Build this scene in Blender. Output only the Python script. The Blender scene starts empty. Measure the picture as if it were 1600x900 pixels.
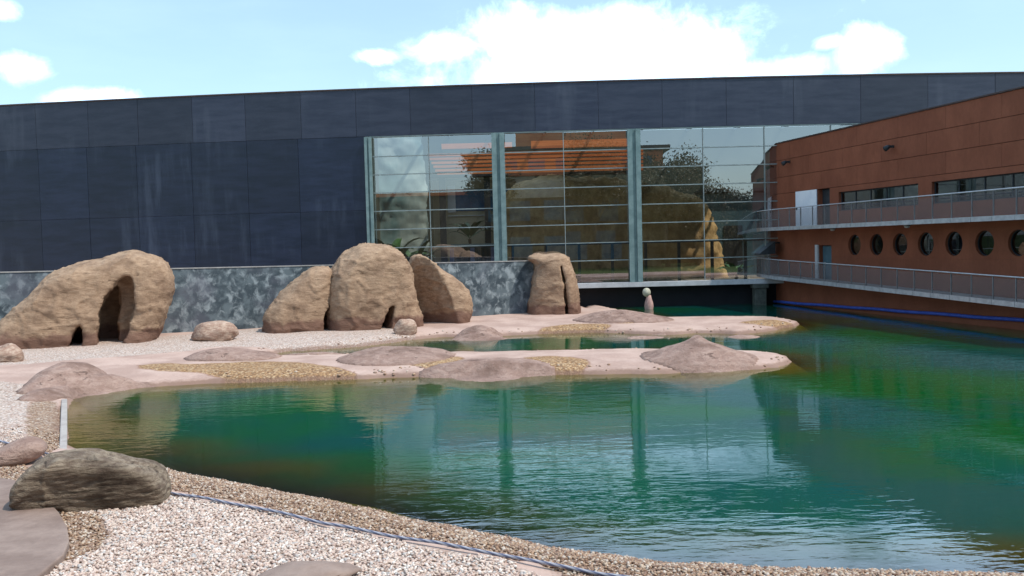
import bpy, bmesh, math, random
import numpy as np
from mathutils import Vector, Matrix, noise as mnoise
random.seed(7); rng = np.random.default_rng(7)
S = bpy.context.scene
COL = S.collection

# ------------------------------------------------------------------ camera
EYE = 4.0; FOC = 1400.0
TH = math.atan(65/1400.0); PHI = 0.025
Fv = Vector((0, math.cos(TH), -math.sin(TH)))
U0 = Vector((0, math.sin(TH), math.cos(TH))); R0 = Vector((1, 0, 0))
Rv = R0*math.cos(PHI) - U0*math.sin(PHI)
Uv = U0*math.cos(PHI) + R0*math.sin(PHI)
cam = bpy.data.cameras.new('camera'); camo = bpy.data.objects.new('camera', cam); COL.objects.link(camo)
cam.lens = 31.5; cam.sensor_width = 36; cam.clip_end = 3000; cam.clip_start = 0.1
camo.matrix_world = Matrix((( Rv.x, Uv.x, -Fv.x, 0), (Rv.y, Uv.y, -Fv.y, 0), (Rv.z, Uv.z, -Fv.z, EYE), (0, 0, 0, 1)))
S.camera = camo

# ------------------------------------------------------------------ sun, sky
EL = math.radians(57); sx, sy = 0.90, -0.42
AZ = math.atan2(sx, sy)
sun = bpy.data.lights.new('sun', 'SUN'); sun.energy = 3.3; sun.angle = math.radians(0.6); sun.color = (1, 0.95, 0.87)
suno = bpy.data.objects.new('sun', sun); COL.objects.link(suno)
sd = Vector((math.sin(AZ)*math.cos(EL), math.cos(AZ)*math.cos(EL), math.sin(EL)))
suno.rotation_euler = sd.to_track_quat('Z', 'Y').to_euler()
W = bpy.data.worlds.new('World'); S.world = W; W.use_nodes = True
S.view_settings.view_transform = 'Standard'; S.view_settings.look = 'None'
S.view_settings.exposure = 0.28; S.view_settings.gamma = 1.0

class NT:
    """tiny node helper"""
    def __init__(s, tree): s.t = tree; tree.nodes.clear()
    def n(s, typ, _p=None, **kw):
        nd = s.t.nodes.new(typ)
        for k, v in (_p or {}).items(): setattr(nd, k, v)
        for k, v in kw.items():
            key = int(k[1:]) if k[0] == 'i' and k[1:].isdigit() else k.replace('_', ' ')
            s.set(nd.inputs[key], v)
        return nd
    def set(s, inp, v):
        if isinstance(v, bpy.types.NodeSocket): s.t.links.new(v, inp)
        elif isinstance(v, (tuple, list)) and len(v) == 3 and inp.type == 'RGBA': inp.default_value = (*v, 1)
        else: inp.default_value = v
    def m(s, op, a, b=0.0, c=None, clamp=False):
        nd = s.n('ShaderNodeMath', {'operation': op, 'use_clamp': clamp}); s.set(nd.inputs[0], a); s.set(nd.inputs[1], b)
        if c is not None: s.set(nd.inputs[2], c)
        return nd.outputs[0]
    def mix(s, f, a, b, blend='MIX'):
        nd = s.n('ShaderNodeMix', {'data_type': 'RGBA', 'blend_type': blend}); s.set(nd.inputs[0], f); s.set(nd.inputs[6], a); s.set(nd.inputs[7], b)
        return nd.outputs[2]
    def ss(s, v, a, b):
        nd = s.n('ShaderNodeMapRange', {'interpolation_type': 'SMOOTHSTEP'}); s.set(nd.inputs[0], v); s.set(nd.inputs[1], a); s.set(nd.inputs[2], b)
        return nd.outputs[0]
    def noise(s, vec, scale, detail=4, rough=0.55, stretch=None, dist=0.0):
        if stretch:
            mp = s.n('ShaderNodeVectorMath', {'operation': 'MULTIPLY'}, i0=vec, i1=stretch); vec = mp.outputs[0]
        nd = s.n('ShaderNodeTexNoise', Vector=vec, Scale=scale, Detail=detail, Roughness=rough, Distortion=dist)
        return nd.outputs[0]

def pxdir(px, py): return (Fv*FOC + Rv*(px-800) + Uv*(450-py)).normalized()

# sky with cumulus clouds (direction space of the world)
g = NT(W.node_tree)
tc = g.n('ShaderNodeTexCoord').outputs['Generated']
sky = g.n('ShaderNodeTexSky', {'sky_type': 'NISHITA', 'sun_disc': False, 'sun_elevation': EL, 'sun_rotation': AZ,
                               'air_density': 1.0, 'dust_density': 1.0, 'ozone_density': 1.2})
sep = g.n('ShaderNodeSeparateXYZ', Vector=tc)
az = g.m('ARCTAN2', sep.outputs[0], sep.outputs[1]); el = g.m('ARCSINE', sep.outputs[2])
blobs = [(960, 95, 300, 62), (800, 60, 95, 48), (950, 52, 130, 42), (1080, 85, 140, 40), (700, 75, 80, 30), (1200, 108, 120, 26),
         (1345, 85, 50, 40), (590, 88, 42, 14), (1295, 66, 30, 14), (35, 105, 48, 26), (5, 18, 22, 18), (150, 156, 75, 18), (820, 130, 160, 40),
         (1150, -190, 620, 110), (700, -180, 260, 80), (1550, -210, 300, 110), (420, -190, 160, 50)]  # last row: bright bluish bank above the view, added to brighten the water's reflection
e = None
for bx, by, rx, ry in blobs:
    d = pxdir(bx, by); a0 = math.atan2(d.x, d.y); e0 = math.asin(d.z)
    q = g.m('ADD', g.m('POWER', g.m('ABSOLUTE', g.m('DIVIDE', g.m('SUBTRACT', az, a0), rx/FOC)), 2.0),
            g.m('POWER', g.m('ABSOLUTE', g.m('DIVIDE', g.m('SUBTRACT', el, e0), ry/FOC)), 2.0))
    v = g.m('SUBTRACT', 1.0, g.m('SQRT', q)); e = v if e is None else g.m('MAXIMUM', e, v)
e = g.m('MAXIMUM', e, -1.0)
n1 = g.noise(tc, 13, 10, 0.66, None, 0.4); n2 = g.noise(tc, 2.6, 6, 0.55, stretch=(1, 1, 2.2))
puff = g.ss(g.m('ADD', e, g.m('MULTIPLY', g.m('SUBTRACT', n1, 0.5), 2.6)), -0.12, 0.62)
gen = g.m('MULTIPLY', g.ss(n2, 0.38, 0.62), g.m('MULTIPLY', g.ss(el, 0.26, 0.34), g.m('MULTIPLY_ADD', g.ss(sep.outputs[1], -0.3, 0.3), 0.65, 0.35)))
wisp = g.m('MULTIPLY_ADD', g.ss(g.noise(tc, 5, 6, 0.6, stretch=(1, 1, 4)), 0.35, 0.8), 0.10, 0.30)
cl = g.m('MAXIMUM', puff, g.m('MULTIPLY', gen, 0.6))
tint = g.mix(1.0, sky.outputs[0], (1.0, 1.13, 1.06), 'MULTIPLY')
cc = g.mix(g.noise(tc, 30, 4), (6.6, 9.6, 13.6), (8.4, 11.4, 15.0))
skyc = g.mix(cl, g.mix(wisp, tint, (4.9, 6.7, 8.6)), cc)
bg = g.n('ShaderNodeBackground', Color=skyc, Strength=0.15)
out = g.n('ShaderNodeOutputWorld'); W.node_tree.links.new(bg.outputs[0], out.inputs[0])

# ------------------------------------------------------------------ projection helpers (photo pixel -> world point)
def G(px, py, z=0.0):
    d = pxdir(px, py); t = (z-EYE)/d.z; return Vector((d.x*t, d.y*t, z))
def plane_hit(px, py, p0, n):
    d = pxdir(px, py); o = Vector((0, 0, EYE)); t = (p0-o).dot(n)/d.dot(n); return o+d*t

# ------------------------------------------------------------------ object helpers
def tag(o, label, cat, group=None):
    o['label'] = label; o['category'] = cat
    if group: o['group'] = group
    return o
def empty(name, loc, label, cat, group=None):
    o = bpy.data.objects.new(name, None); COL.objects.link(o); o.location = loc; o.empty_display_size = 0.2
    return tag(o, label, cat, group)
def mobj(name, verts, faces, mat, parent=None, smooth=False):
    me = bpy.data.meshes.new(name)
    if isinstance(verts, np.ndarray): verts = verts.tolist()
    if isinstance(faces, np.ndarray): faces = faces.tolist()
    me.from_pydata(verts, [], faces); me.update()
    if mat: me.materials.append(mat)
    if smooth: me.shade_smooth()
    o = bpy.data.objects.new(name, me); COL.objects.link(o)
    if parent:
        o.parent = parent
        p = parent; off = Vector((0, 0, 0))
        while p: off += p.location; p = p.parent
        o.location = -off
    return o
class MB:
    def __init__(s): s.v = []; s.f = []
    def add(s, vs, fs):
        k = len(s.v); s.v += [tuple(v) for v in vs]; s.f += [tuple(i+k for i in f) for f in fs]; return s
    def hexa(s, p):   # 8 points: bottom 4 ccw, top 4
        return s.add(p, [(3, 2, 1, 0), (4, 5, 6, 7), (0, 1, 5, 4), (1, 2, 6, 5), (2, 3, 7, 6), (3, 0, 4, 7)])
    def box(s, x0, x1, y0, y1, z0, z1):
        return s.hexa([(x0, y0, z0), (x1, y0, z0), (x1, y1, z0), (x0, y1, z0), (x0, y0, z1), (x1, y0, z1), (x1, y1, z1), (x0, y1, z1)])
    def obox(s, o, a, b, c):   # origin + three edge vectors
        o, a, b, c = map(Vector, (o, a, b, c))
        p = [o, o+a, o+a+b, o+b]
        if a.cross(b).dot(c) < 0: p = [o, o+b, o+a+b, o+a]
        return s.hexa(p+[q+c for q in p])
    def tube(s, pts, r, n=8, cap=True):
        pts = [Vector(p) for p in pts]; rings = []
        rr = r if isinstance(r, (list, tuple)) else [r]*len(pts)
        up = Vector((0, 0, 1))
        for i, p in enumerate(pts):
            t = (pts[min(i+1, len(pts)-1)]-pts[max(i-1, 0)]).normalized()
            u = t.cross(up); u = u.normalized() if u.length > 1e-3 else Vector((1, 0, 0)); w = u.cross(t)
            rings.append([p+(u*math.cos(2*math.pi*k/n)+w*math.sin(2*math.pi*k/n))*rr[i] for k in range(n)])
        fs = [(i*n+k, i*n+(k+1) % n, (i+1)*n+(k+1) % n, (i+1)*n+k) for i in range(len(pts)-1) for k in range(n)]
        if cap: fs += [tuple(range(n))[::-1], tuple((len(pts)-1)*n+k for k in range(n))]
        return s.add([v for r_ in rings for v in r_], fs)
    def build(s, name, mat, parent=None, smooth=False): return mobj(name, s.v, s.f, mat, parent, smooth)

def bevel(o, w=0.01):
    m = o.modifiers.new('bevel', 'BEVEL'); m.width = w; m.segments = 2; m.limit_method = 'ANGLE'; return o

# ------------------------------------------------------------------ materials
def newmat(name):
    m = bpy.data.materials.new(name); m.use_nodes = True; return m, NT(m.node_tree)
def finish(m, g, shader): g.t.links.new(shader, g.n('ShaderNodeOutputMaterial').inputs[0]); return m
def princ(g, col, rough=0.6, normal=None, spec=0.3, metal=0.0):
    b = g.n('ShaderNodeBsdfPrincipled'); g.set(b.inputs['Base Color'], col); g.set(b.inputs['Roughness'], rough)
    g.set(b.inputs['Specular IOR Level'], spec); g.set(b.inputs['Metallic'], metal)
    if normal is not None: g.set(b.inputs['Normal'], normal)
    return b.outputs[0]
def bump(g, h, strength=0.4, dist=0.05): return g.n('ShaderNodeBump', Strength=strength, Distance=dist, Height=h).outputs[0]
def simple(name, c1, c2, scale=2.0, rough=0.6, bmp=0.15, stretch=None, spec=0.3, metal=0.0, var=0.0, lo=0.35, hi=0.65, bd=0.02):
    m, g = newmat(name); pos = g.n('ShaderNodeNewGeometry').outputs['Position']
    f = g.ss(g.noise(pos, scale, 7, 0.62, stretch), lo, hi); c = g.mix(f, c1, c2)
    if var:
        r = g.n('ShaderNodeObjectInfo').outputs['Random']
        c = g.mix(1.0, c, g.n('ShaderNodeCombineColor', i0=g.m('MULTIPLY_ADD', r, 2*var, 1-var), i1=g.m('MULTIPLY_ADD', r, 2*var, 1-var), i2=g.m('MULTIPLY_ADD', r, 2*var, 1-var)).outputs[0], 'MULTIPLY')
    fine = g.noise(pos, scale*9, 5, 0.6, stretch)
    c = g.mix(0.18, c, g.mix(fine, (0, 0, 0), (1, 1, 1)), 'OVERLAY')
    return finish(m, g, princ(g, c, rough, bump(g, fine, bmp, bd) if bmp else None, spec, metal))

def rock_mat(name, base, light, dark, red=None, redz=0.85, scale=1.0, strata=3.0, bd=0.08):
    m, g = newmat(name); pos = g.n('ShaderNodeNewGeometry').outputs['Position']
    big = g.noise(pos, 0.55*scale, 5, 0.6); mid = g.noise(pos, 2.2*scale, 8, 0.65, (1, 1, strata), 0.3)
    fine = g.noise(pos, 11*scale, 7, 0.7, (1, 1, 1.6))
    c = g.mix(g.ss(mid, 0.35, 0.68), base, light); c = g.mix(g.m('MULTIPLY', g.ss(big, 0.46, 0.70), 0.7), c, dark)
    crack = g.ss(g.noise(pos, 1.3*scale, 9, 0.7, (1, 1, strata*1.6), 0.8), 0.40, 0.33)
    c = g.mix(g.m('MULTIPLY', crack, 0.55), c, dark)
    if red:
        z = g.n('ShaderNodeSeparateXYZ', Vector=pos).outputs[2]
        zz = g.m('ADD', z, g.m('MULTIPLY', g.m('SUBTRACT', g.noise(pos, 1.2, 5, 0.6), 0.5), 1.0))
        c = g.mix(g.m('MULTIPLY', g.ss(zz, redz+0.13, redz-0.10), 0.8), c, red)
    c = g.mix(0.35, c, g.mix(fine, (0.1, 0.1, 0.1), (0.95, 0.95, 0.95)), 'OVERLAY')
    h = g.m('ADD', g.m('MULTIPLY', mid, 1.0), g.m('ADD', g.m('MULTIPLY', fine, 0.35), g.m('MULTIPLY', crack, -0.5)))
    return finish(m, g, princ(g, c, 0.85, bump(g, h, 0.8, bd), 0.15))

M = {}
M['boulder'] = rock_mat('tan_boulder_rock', (0.280, 0.183, 0.118), (0.385, 0.262, 0.174), (0.165, 0.102, 0.068), (0.150, 0.078, 0.058), scale=1.7, strata=2.4, bd=0.06)
M['mound'] = rock_mat('pinkish_brown_rock', (0.255, 0.163, 0.130), (0.36, 0.25, 0.205), (0.13, 0.076, 0.058), None, scale=1.5, strata=2.5, bd=0.10)
M['stone'] = rock_mat('red_brown_stone', (0.30, 0.19, 0.14), (0.48, 0.36, 0.28), (0.17, 0.09, 0.07), None, scale=2.5, bd=0.04)
M['fgrock'] = rock_mat('layered_grey_brown_rock', (0.135, 0.094, 0.068), (0.30, 0.235, 0.17), (0.042, 0.028, 0.020), None, scale=2.0, strata=4.0, bd=0.09)
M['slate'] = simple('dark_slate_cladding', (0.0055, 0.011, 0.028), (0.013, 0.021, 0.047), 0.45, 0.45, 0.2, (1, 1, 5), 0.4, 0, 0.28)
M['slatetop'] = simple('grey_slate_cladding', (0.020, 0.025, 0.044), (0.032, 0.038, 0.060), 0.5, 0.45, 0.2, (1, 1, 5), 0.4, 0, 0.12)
M['backing'] = simple('black_backing', (0.008, 0.009, 0.012), (0.012, 0.013, 0.016), 1, 0.8, 0)
M['ledge'] = simple('pale_metal_ledge', (0.42, 0.43, 0.44), (0.52, 0.53, 0.54), 1.5, 0.45, 0.05)
M['alu'] = simple('grey_green_aluminium', (0.22, 0.27, 0.27), (0.30, 0.35, 0.34), 3, 0.4, 0.05, None, 0.5, 0.3)
M['fin'] = simple('teal_painted_steel', (0.13, 0.20, 0.20), (0.19, 0.27, 0.265), 2, 0.45, 0.05)
M['darkframe'] = simple('dark_frame_paint', (0.02, 0.025, 0.03), (0.035, 0.04, 0.045), 3, 0.45, 0.05)
M['terra'] = simple('terracotta_brick_cladding', (0.205, 0.066, 0.034), (0.245, 0.082, 0.043), 0.7, 0.75, 0.3, (1.2, 1.2, 0.7), 0.2, 0, 0.05)
M['coping'] = simple('dark_coping', (0.05, 0.03, 0.025), (0.07, 0.045, 0.04), 2, 0.5, 0.05)
M['concrete'] = simple('grey_concrete', (0.25, 0.24, 0.23), (0.36, 0.34, 0.32), 2.5, 0.8, 0.3)
M['wetconcrete'] = simple('stained_wet_concrete', (0.045, 0.05, 0.042), (0.09, 0.095, 0.08), 2.5, 0.7, 0.3)
M['steel'] = simple('galvanised_rail', (0.42, 0.43, 0.45), (0.55, 0.56, 0.58), 4, 0.35, 0.03, None, 0.5, 0.5)
M['post'] = simple('grey_steel_post', (0.16, 0.165, 0.17), (0.22, 0.225, 0.23), 4, 0.45, 0.03, None, 0.5, 0.3)
M['white'] = simple('white_door_paint', (0.72, 0.75, 0.80), (0.80, 0.82, 0.85), 1.2, 0.5, 0.03)
M['bluepipe'] = simple('blue_plastic_pipe', (0.04, 0.08, 0.36), (0.06, 0.11, 0.45), 3, 0.4, 0.05)
M['cream'] = simple('cream_plaster', (0.50, 0.43, 0.30), (0.60, 0.53, 0.40), 0.8, 0.85, 0.1)
M['brownwall'] = simple('brown_timber_cladding', (0.10, 0.065, 0.035), (0.16, 0.10, 0.05), 0.8, 0.8, 0.1, (3, 3, 0.5))
M['orange'] = simple('orange_timber', (0.55, 0.16, 0.05), (0.68, 0.24, 0.08), 0.8, 0.6, 0.15, (0.3, 0.3, 6))
M['teal'] = simple('pale_teal_painted_rock', (0.09, 0.16, 0.16), (0.28, 0.33, 0.30), 0.35, 0.8, 0.2, (1, 1, 0.5))
M['tealbox'] = simple('teal_grey_panel', (0.05, 0.10, 0.13), (0.08, 0.15, 0.18), 0.6, 0.5, 0.05)
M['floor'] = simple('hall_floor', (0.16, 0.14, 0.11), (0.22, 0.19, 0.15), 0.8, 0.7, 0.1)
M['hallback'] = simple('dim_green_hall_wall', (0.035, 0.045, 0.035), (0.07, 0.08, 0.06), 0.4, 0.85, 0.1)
M['leaf'] = simple('glossy_green_leaf', (0.025, 0.075, 0.018), (0.05, 0.13, 0.03), 2.0, 0.4, 0.05, None, 0.4)
M['treeleaf'] = simple('tree_leaf', (0.05, 0.055, 0.014), (0.15, 0.085, 0.025), 1.0, 0.55, 0)
M['bark'] = simple('brown_bark', (0.10, 0.07, 0.045), (0.17, 0.12, 0.08), 4, 0.9, 0.6, (1, 1, 0.3))
M['hallrock'] = rock_mat('ochre_hall_rock', (0.36, 0.23, 0.10), (0.52, 0.36, 0.17), (0.17, 0.10, 0.05), None, scale=0.6, strata=0.6)
M['kerb'] = simple('pale_kerb_concrete', (0.30, 0.26, 0.24), (0.38, 0.34, 0.31), 3, 0.8, 0.3)
M['path'] = simple('grey_brown_path_concrete', (0.195, 0.135, 0.110), (0.275, 0.20, 0.165), 1.3, 0.85, 0.5)
M['ball'] = simple('pale_green_white_head', (0.36, 0.35, 0.27), (0.48, 0.46, 0.36), 6, 0.7, 0.2)
M['pinkpost'] = simple('pink_weathered_post', (0.34, 0.20, 0.18), (0.46, 0.30, 0.26), 4, 0.8, 0.3)

def slate_mat(name, c1, c2, patch, amt):
    m, g = newmat(name); pos = g.n('ShaderNodeNewGeometry').outputs['Position']; r_ = g.n('ShaderNodeObjectInfo').outputs['Random']
    f = g.noise(pos, 0.5, 7, 0.62, (1, 1, 6)); c = g.mix(g.ss(f, 0.3, 0.7), c1, c2)
    drip = g.noise(pos, 0.9, 6, 0.6, (1.6, 1, 0.22)); pt = g.noise(pos, 0.16, 3, 0.5)
    c = g.mix(g.m('MULTIPLY', g.m('MULTIPLY', g.ss(drip, 0.45, 0.7), g.ss(pt, 0.48, 0.62)), amt), c, patch)
    k = g.m('MULTIPLY_ADD', r_, 0.4, 0.8); c = g.mix(1.0, c, g.n('ShaderNodeCombineColor', i0=k, i1=k, i2=k).outputs[0], 'MULTIPLY')
    fine = g.noise(pos, 5, 6, 0.65, (1, 1, 8)); c = g.mix(0.3, c, g.mix(fine, (0, 0, 0), (1, 1, 1)), 'OVERLAY')
    return finish(m, g, princ(g, c, g.m('MULTIPLY_ADD', f, 0.3, 0.22), bump(g, fine, 0.25, 0.02), 0.45))
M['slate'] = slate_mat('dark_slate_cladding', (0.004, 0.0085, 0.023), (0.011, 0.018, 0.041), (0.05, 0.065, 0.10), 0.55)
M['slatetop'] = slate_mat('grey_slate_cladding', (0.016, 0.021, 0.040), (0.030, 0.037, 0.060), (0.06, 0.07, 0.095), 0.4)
def painted_wall_mat():
    m, g = newmat('marbled_grey_blue_paint'); pos = g.n('ShaderNodeNewGeometry').outputs['Position']
    a = g.noise(pos, 1.7, 5, 0.6, None, 0.3); b = g.noise(pos, 2.9, 6, 0.6, (1, 1, 0.8), 0.4)
    c = g.mix(g.ss(a, 0.40, 0.62), (0.045, 0.062, 0.074), (0.115, 0.145, 0.16)); c = g.mix(g.ss(b, 0.47, 0.68), c, (0.27, 0.31, 0.325))
    c = g.mix(g.m('MULTIPLY', g.ss(g.noise(pos, 0.5, 3), 0.5, 0.7), 0.5), c, (0.12, 0.12, 0.15))
    return finish(m, g, princ(g, c, 0.7, bump(g, b, 0.2, 0.02), 0.3))
M['marble'] = painted_wall_mat()

def glass_mat(name, tint, refl):
    m, g = newmat(name)
    t = g.n('ShaderNodeBsdfTransparent', Color=tint); gl = g.n('ShaderNodeBsdfGlossy', Color=(0.95, 0.95, 1.0), Roughness=0.0)
    fr = g.n('ShaderNodeFresnel', IOR=1.5).outputs[0]
    f = g.m('MAXIMUM', g.m('ADD', g.m('MULTIPLY', fr, 0.8), refl-0.03), 0, clamp=True)
    mx = g.n('ShaderNodeMixShader', i0=f, i1=t.outputs[0], i2=gl.outputs[0]); return finish(m, g, mx.outputs[0])
M['glass'] = glass_mat('coated_facade_glass', (0.80, 0.80, 0.76), 0.28)
M['winglass'] = glass_mat('dark_window_glass', (0.12, 0.17, 0.17), 0.12)
def mesh_mat():
    m, g = newmat('fine_wire_mesh'); t = g.n('ShaderNodeBsdfTransparent', Color=(1, 1, 1))
    d = g.n('ShaderNodeBsdfDiffuse', Color=(0.22, 0.20, 0.20)); mx = g.n('ShaderNodeMixShader', i0=0.22, i1=t.outputs[0], i2=d.outputs[0])
    return finish(m, g, mx.outputs[0])
M['mesh'] = mesh_mat()
def rope_mat():
    m, g = newmat('blue_white_rope'); pos = g.n('ShaderNodeNewGeometry').outputs['Position']
    w = g.n('ShaderNodeTexWave', {'bands_direction': 'DIAGONAL'}, Vector=pos, Scale=9.0, Distortion=0.5).outputs[1]
    return finish(m, g, princ(g, g.mix(g.ss(w, 0.3, 0.7), (0.12, 0.13, 0.20), (0.36, 0.36, 0.40)), 0.6, None, 0.3))
M['rope'] = rope_mat()
def pebble_mat(name, cols):
    m, g = newmat(name); r = g.n('ShaderNodeAttribute', {'attribute_name': 'rnd'}).outputs['Fac']
    cr = g.n('ShaderNodeValToRGB', Fac=r); el_ = cr.color_ramp; el_.interpolation = 'CONSTANT'
    el_.elements[0].color = (*cols[0], 1); el_.elements[1].position = 1/len(cols); el_.elements[1].color = (*cols[1], 1)
    for i, c in enumerate(cols[2:], 2): q = el_.elements.new(i/len(cols)); q.color = (*c, 1)
    pos = g.n('ShaderNodeNewGeometry').outputs['Position']
    c = g.mix(0.25, cr.outputs[0], g.mix(g.noise(pos, 45, 3), (0, 0, 0), (1, 1, 1)), 'OVERLAY')
    return finish(m, g, princ(g, c, 0.7, None, 0.25))
WHITE_P = [(0.57, 0.46, 0.39), (0.49, 0.365, 0.305), (0.68, 0.61, 0.55), (0.36, 0.26, 0.215), (0.55, 0.44, 0.365), (0.42, 0.385, 0.36), (0.60, 0.475, 0.40), (0.40, 0.29, 0.24), (0.55, 0.42, 0.35)]
BROWN_P = [(0.27, 0.165, 0.105), (0.34, 0.23, 0.155), (0.18, 0.105, 0.07), (0.44, 0.34, 0.255), (0.23, 0.145, 0.105), (0.38, 0.25, 0.165), (0.50, 0.42, 0.35), (0.29, 0.20, 0.15)]
M['wpeb'] = pebble_mat('pale_pink_pebbles', WHITE_P); M['bpeb'] = pebble_mat('brown_pebbles', BROWN_P)

# ------------------------------------------------------------------ polygon distance
def poly_sd(X, Y, poly):
    """signed distance, positive inside"""
    P = np.asarray(poly, float); Q = np.roll(P, -1, 0)
    d2 = np.full(X.shape, 1e18); ins = np.zeros(X.shape, bool)
    for (ax, ay), (bx, by) in zip(P, Q):
        ex, ey = bx-ax, by-ay; L = ex*ex+ey*ey+1e-12
        wx, wy = X-ax, Y-ay; t = np.clip((wx*ex+wy*ey)/L, 0, 1)
        d2 = np.minimum(d2, (wx-ex*t)**2+(wy-ey*t)**2)
        c = (ay > Y) != (by > Y)
        if ay != by: ins ^= c & (X < ex*(Y-ay)/(by-ay)+ax)
    d = np.sqrt(d2); return np.where(ins, d, -d)
def chaikin(P, n=2, closed=True):
    P = [tuple(p) for p in P]
    for _ in range(n):
        Q = []
        k = len(P) if closed else len(P)-1
        for i in range(k):
            a, b = P[i], P[(i+1) % len(P)]
            Q += [tuple(a[j]*.75+b[j]*.25 for j in range(len(a))), tuple(a[j]*.25+b[j]*.75 for j in range(len(a)))]
        P = Q if closed else [P[0]]+Q+[P[-1]]
    return P
def gpoly(pts, z=0.0, n=1): return chaikin([tuple(G(x, y, z)[:2]) for x, y in pts], n)
def vnoise(X, Y, s, seed=0):
    """cheap value noise on arrays, -1..1"""
    r = np.random.default_rng(seed).uniform(-1, 1, (256, 256))
    u, v = X*s+100.3, Y*s+77.7; i, j = np.floor(u).astype(int), np.floor(v).astype(int); fu, fv = u-i, v-j
    fu, fv = fu*fu*(3-2*fu), fv*fv*(3-2*fv); i &= 255; j &= 255; i1, j1 = (i+1) & 255, (j+1) & 255
    return (r[i, j]*(1-fu)+r[i1, j]*fu)*(1-fv)+(r[i, j1]*(1-fu)+r[i1, j1]*fu)*fv

# ------------------------------------------------------------------ pool shore, ground, water
shore_px = [(1500, 897), (1350, 894), (1200, 892), (1050, 884), (950, 872), (850, 857), (700, 826), (560, 795), (430, 770), (330, 752), (250, 735), (170, 712), (106, 704),
            (104, 665), (104, 628), (125, 616), (200, 607), (290, 601), (390, 598), (520, 594), (650, 589), (830, 586), (1040, 584), (1130, 581),
            (1212, 576), (1240, 568), (1230, 560), (1180, 553), (1020, 550), (870, 553), (760, 555), (680, 557), (540, 559), (450, 561), (415, 557),
            (440, 550), (490, 547), (545, 544), (600, 537), (650, 530), (700, 526), (750, 528), (800, 524), (900, 520), (950, 520),
            (1035, 524), (1100, 520), (1165, 523), (1210, 516), (1253, 508), (1240, 502), (1200, 499), (1100, 499), (1050, 501), (1015, 496),
            (960, 485), (925, 477), (905, 470)]
shore = [tuple(G(x, y)[:2]) for x, y in shore_px]
shore = [(34, 6), (16, 8.6), (9.5, 10.0)] + shore + [(4.5, 52), (4.5, 60), (26, 60), (34, 40)]
shore_c = chaikin(shore, 1)
GW = [gpoly(p, 0.25) for p in (
    [(-900, 640), (-300, 610), (0, 597), (50, 604), (45, 640), (40, 690), (20, 745), (95, 745), (150, 740), (270, 772), (400, 798), (600, 842), (760, 875), (860, 905), (900, 960), (700, 1300), (-900, 1300)],
    [(-500, 560), (-60, 548), (100, 540), (250, 530), (420, 515), (600, 512), (665, 519), (600, 530), (540, 538), (470, 543), (400, 541), (330, 543), (280, 552), (170, 562), (0, 577), (-500, 600)])]
GB = [gpoly(p, 0.2) for p in (
    [(45, 622), (98, 626), (98, 700), (60, 720), (40, 690)],
    [(150, 685), (270, 722), (430, 752), (700, 808), (950, 856), (1200, 878), (1500, 884), (1700, 900), (1700, 1000), (900, 935), (860, 890), (740, 866), (560, 830), (400, 795), (270, 768), (190, 750), (110, 715)],
    [(-60, 730), (30, 728), (60, 745), (110, 812), (160, 814), (170, 860), (130, 885), (70, 905), (20, 960), (-60, 960)])]
GO = [gpoly(p, 0.22) for p in (
    [(205, 576), (250, 570), (310, 573), (420, 567), (500, 571), (575, 584), (520, 589), (385, 595), (335, 584), (260, 583)],
    [(600, 562), (665, 560), (735, 561), (700, 570), (665, 575), (630, 570)],
    [(800, 565), (830, 561), (880, 559), (928, 566), (900, 577), (860, 584), (815, 582)],
    [(880, 584), (930, 579), (990, 574), (1060, 577), (1100, 581), (990, 584)],
    [(1003, 560), (1030, 554), (1180, 556), (1175, 562), (1095, 568), (1030, 566)],
    [(1140, 577), (1170, 572), (1220, 566), (1228, 569), (1200, 574)],
    [(830, 514), (900, 507), (960, 508), (940, 514), (870, 518)],
    [(905, 503), (970, 500), (1035, 505), (960, 508)],
    [(1150, 505), (1205, 500), (1246, 503), (1236, 507), (1180, 508)],
    [(285, 566), (320, 562), (420, 563), (380, 568)])]

def graded(segs):
    out = []
    for a, b, st0, st1 in segs:
        x = a; L = abs(b-a)
        while x < b-1e-6: out.append(x); x += st0+(st1-st0)*(x-a)/L
    out.append(segs[-1][1]); return np.array(out)
gx = graded([(-900, -45, 120, 3), (-45, -22, 2.0, 0.3), (-22, 20, 0.14, 0.14), (20, 45, 0.3, 3), (45, 900, 5, 150)])
gy = graded([(-900, -10, 150, 2), (-10, 7, 1.5, 0.15), (7, 26, 0.07, 0.12), (26, 50, 0.12, 0.16), (50, 62, 0.3, 0.6), (62, 900, 2, 150)])
X, Y = np.meshgrid(gx, gy)
def bed_slope(X, near): return 0.62+(-0.34*near)*np.clip((1.5-X)/4, 0, 1)
sdw = poly_sd(X, Y, shore_c)                      # >0 in the pool
near = np.clip((24-Y)/10, 0, 1)
wob = 0.05*vnoise(X, Y, 1.6, 3)+0.025*vnoise(X, Y, 4.5, 4)+(1-near)*(0.10*vnoise(X, Y, 1.1, 31)+0.05*vnoise(X, Y, 3.1, 32))
land = -(sdw+wob)
h_land = 0.11*np.clip(land/0.12, 0, 1)**0.6+0.14*np.clip(land/0.9, 0, 1)+0.10*np.clip((land-1)/5, 0, 1)
h_beach = 0.045*np.clip(land/0.1, 0, 1)+0.20*np.clip(land/0.8, 0, 1)+0.10*np.clip((land-1)/5, 0, 1)
H = np.where(land > 0, h_land*(1-near)+h_beach*near, -np.minimum(2.4, 0.02+(-land)*bed_slope(X, near)))
dist0 = np.hypot(X, Y-25)
H = H+np.where(land > 0.2, (0.018*vnoise(X, Y, 0.7, 5)+0.012*vnoise(X, Y, 2.3, 6))*np.clip(land-0.2, 0, 1), 0)
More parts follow.
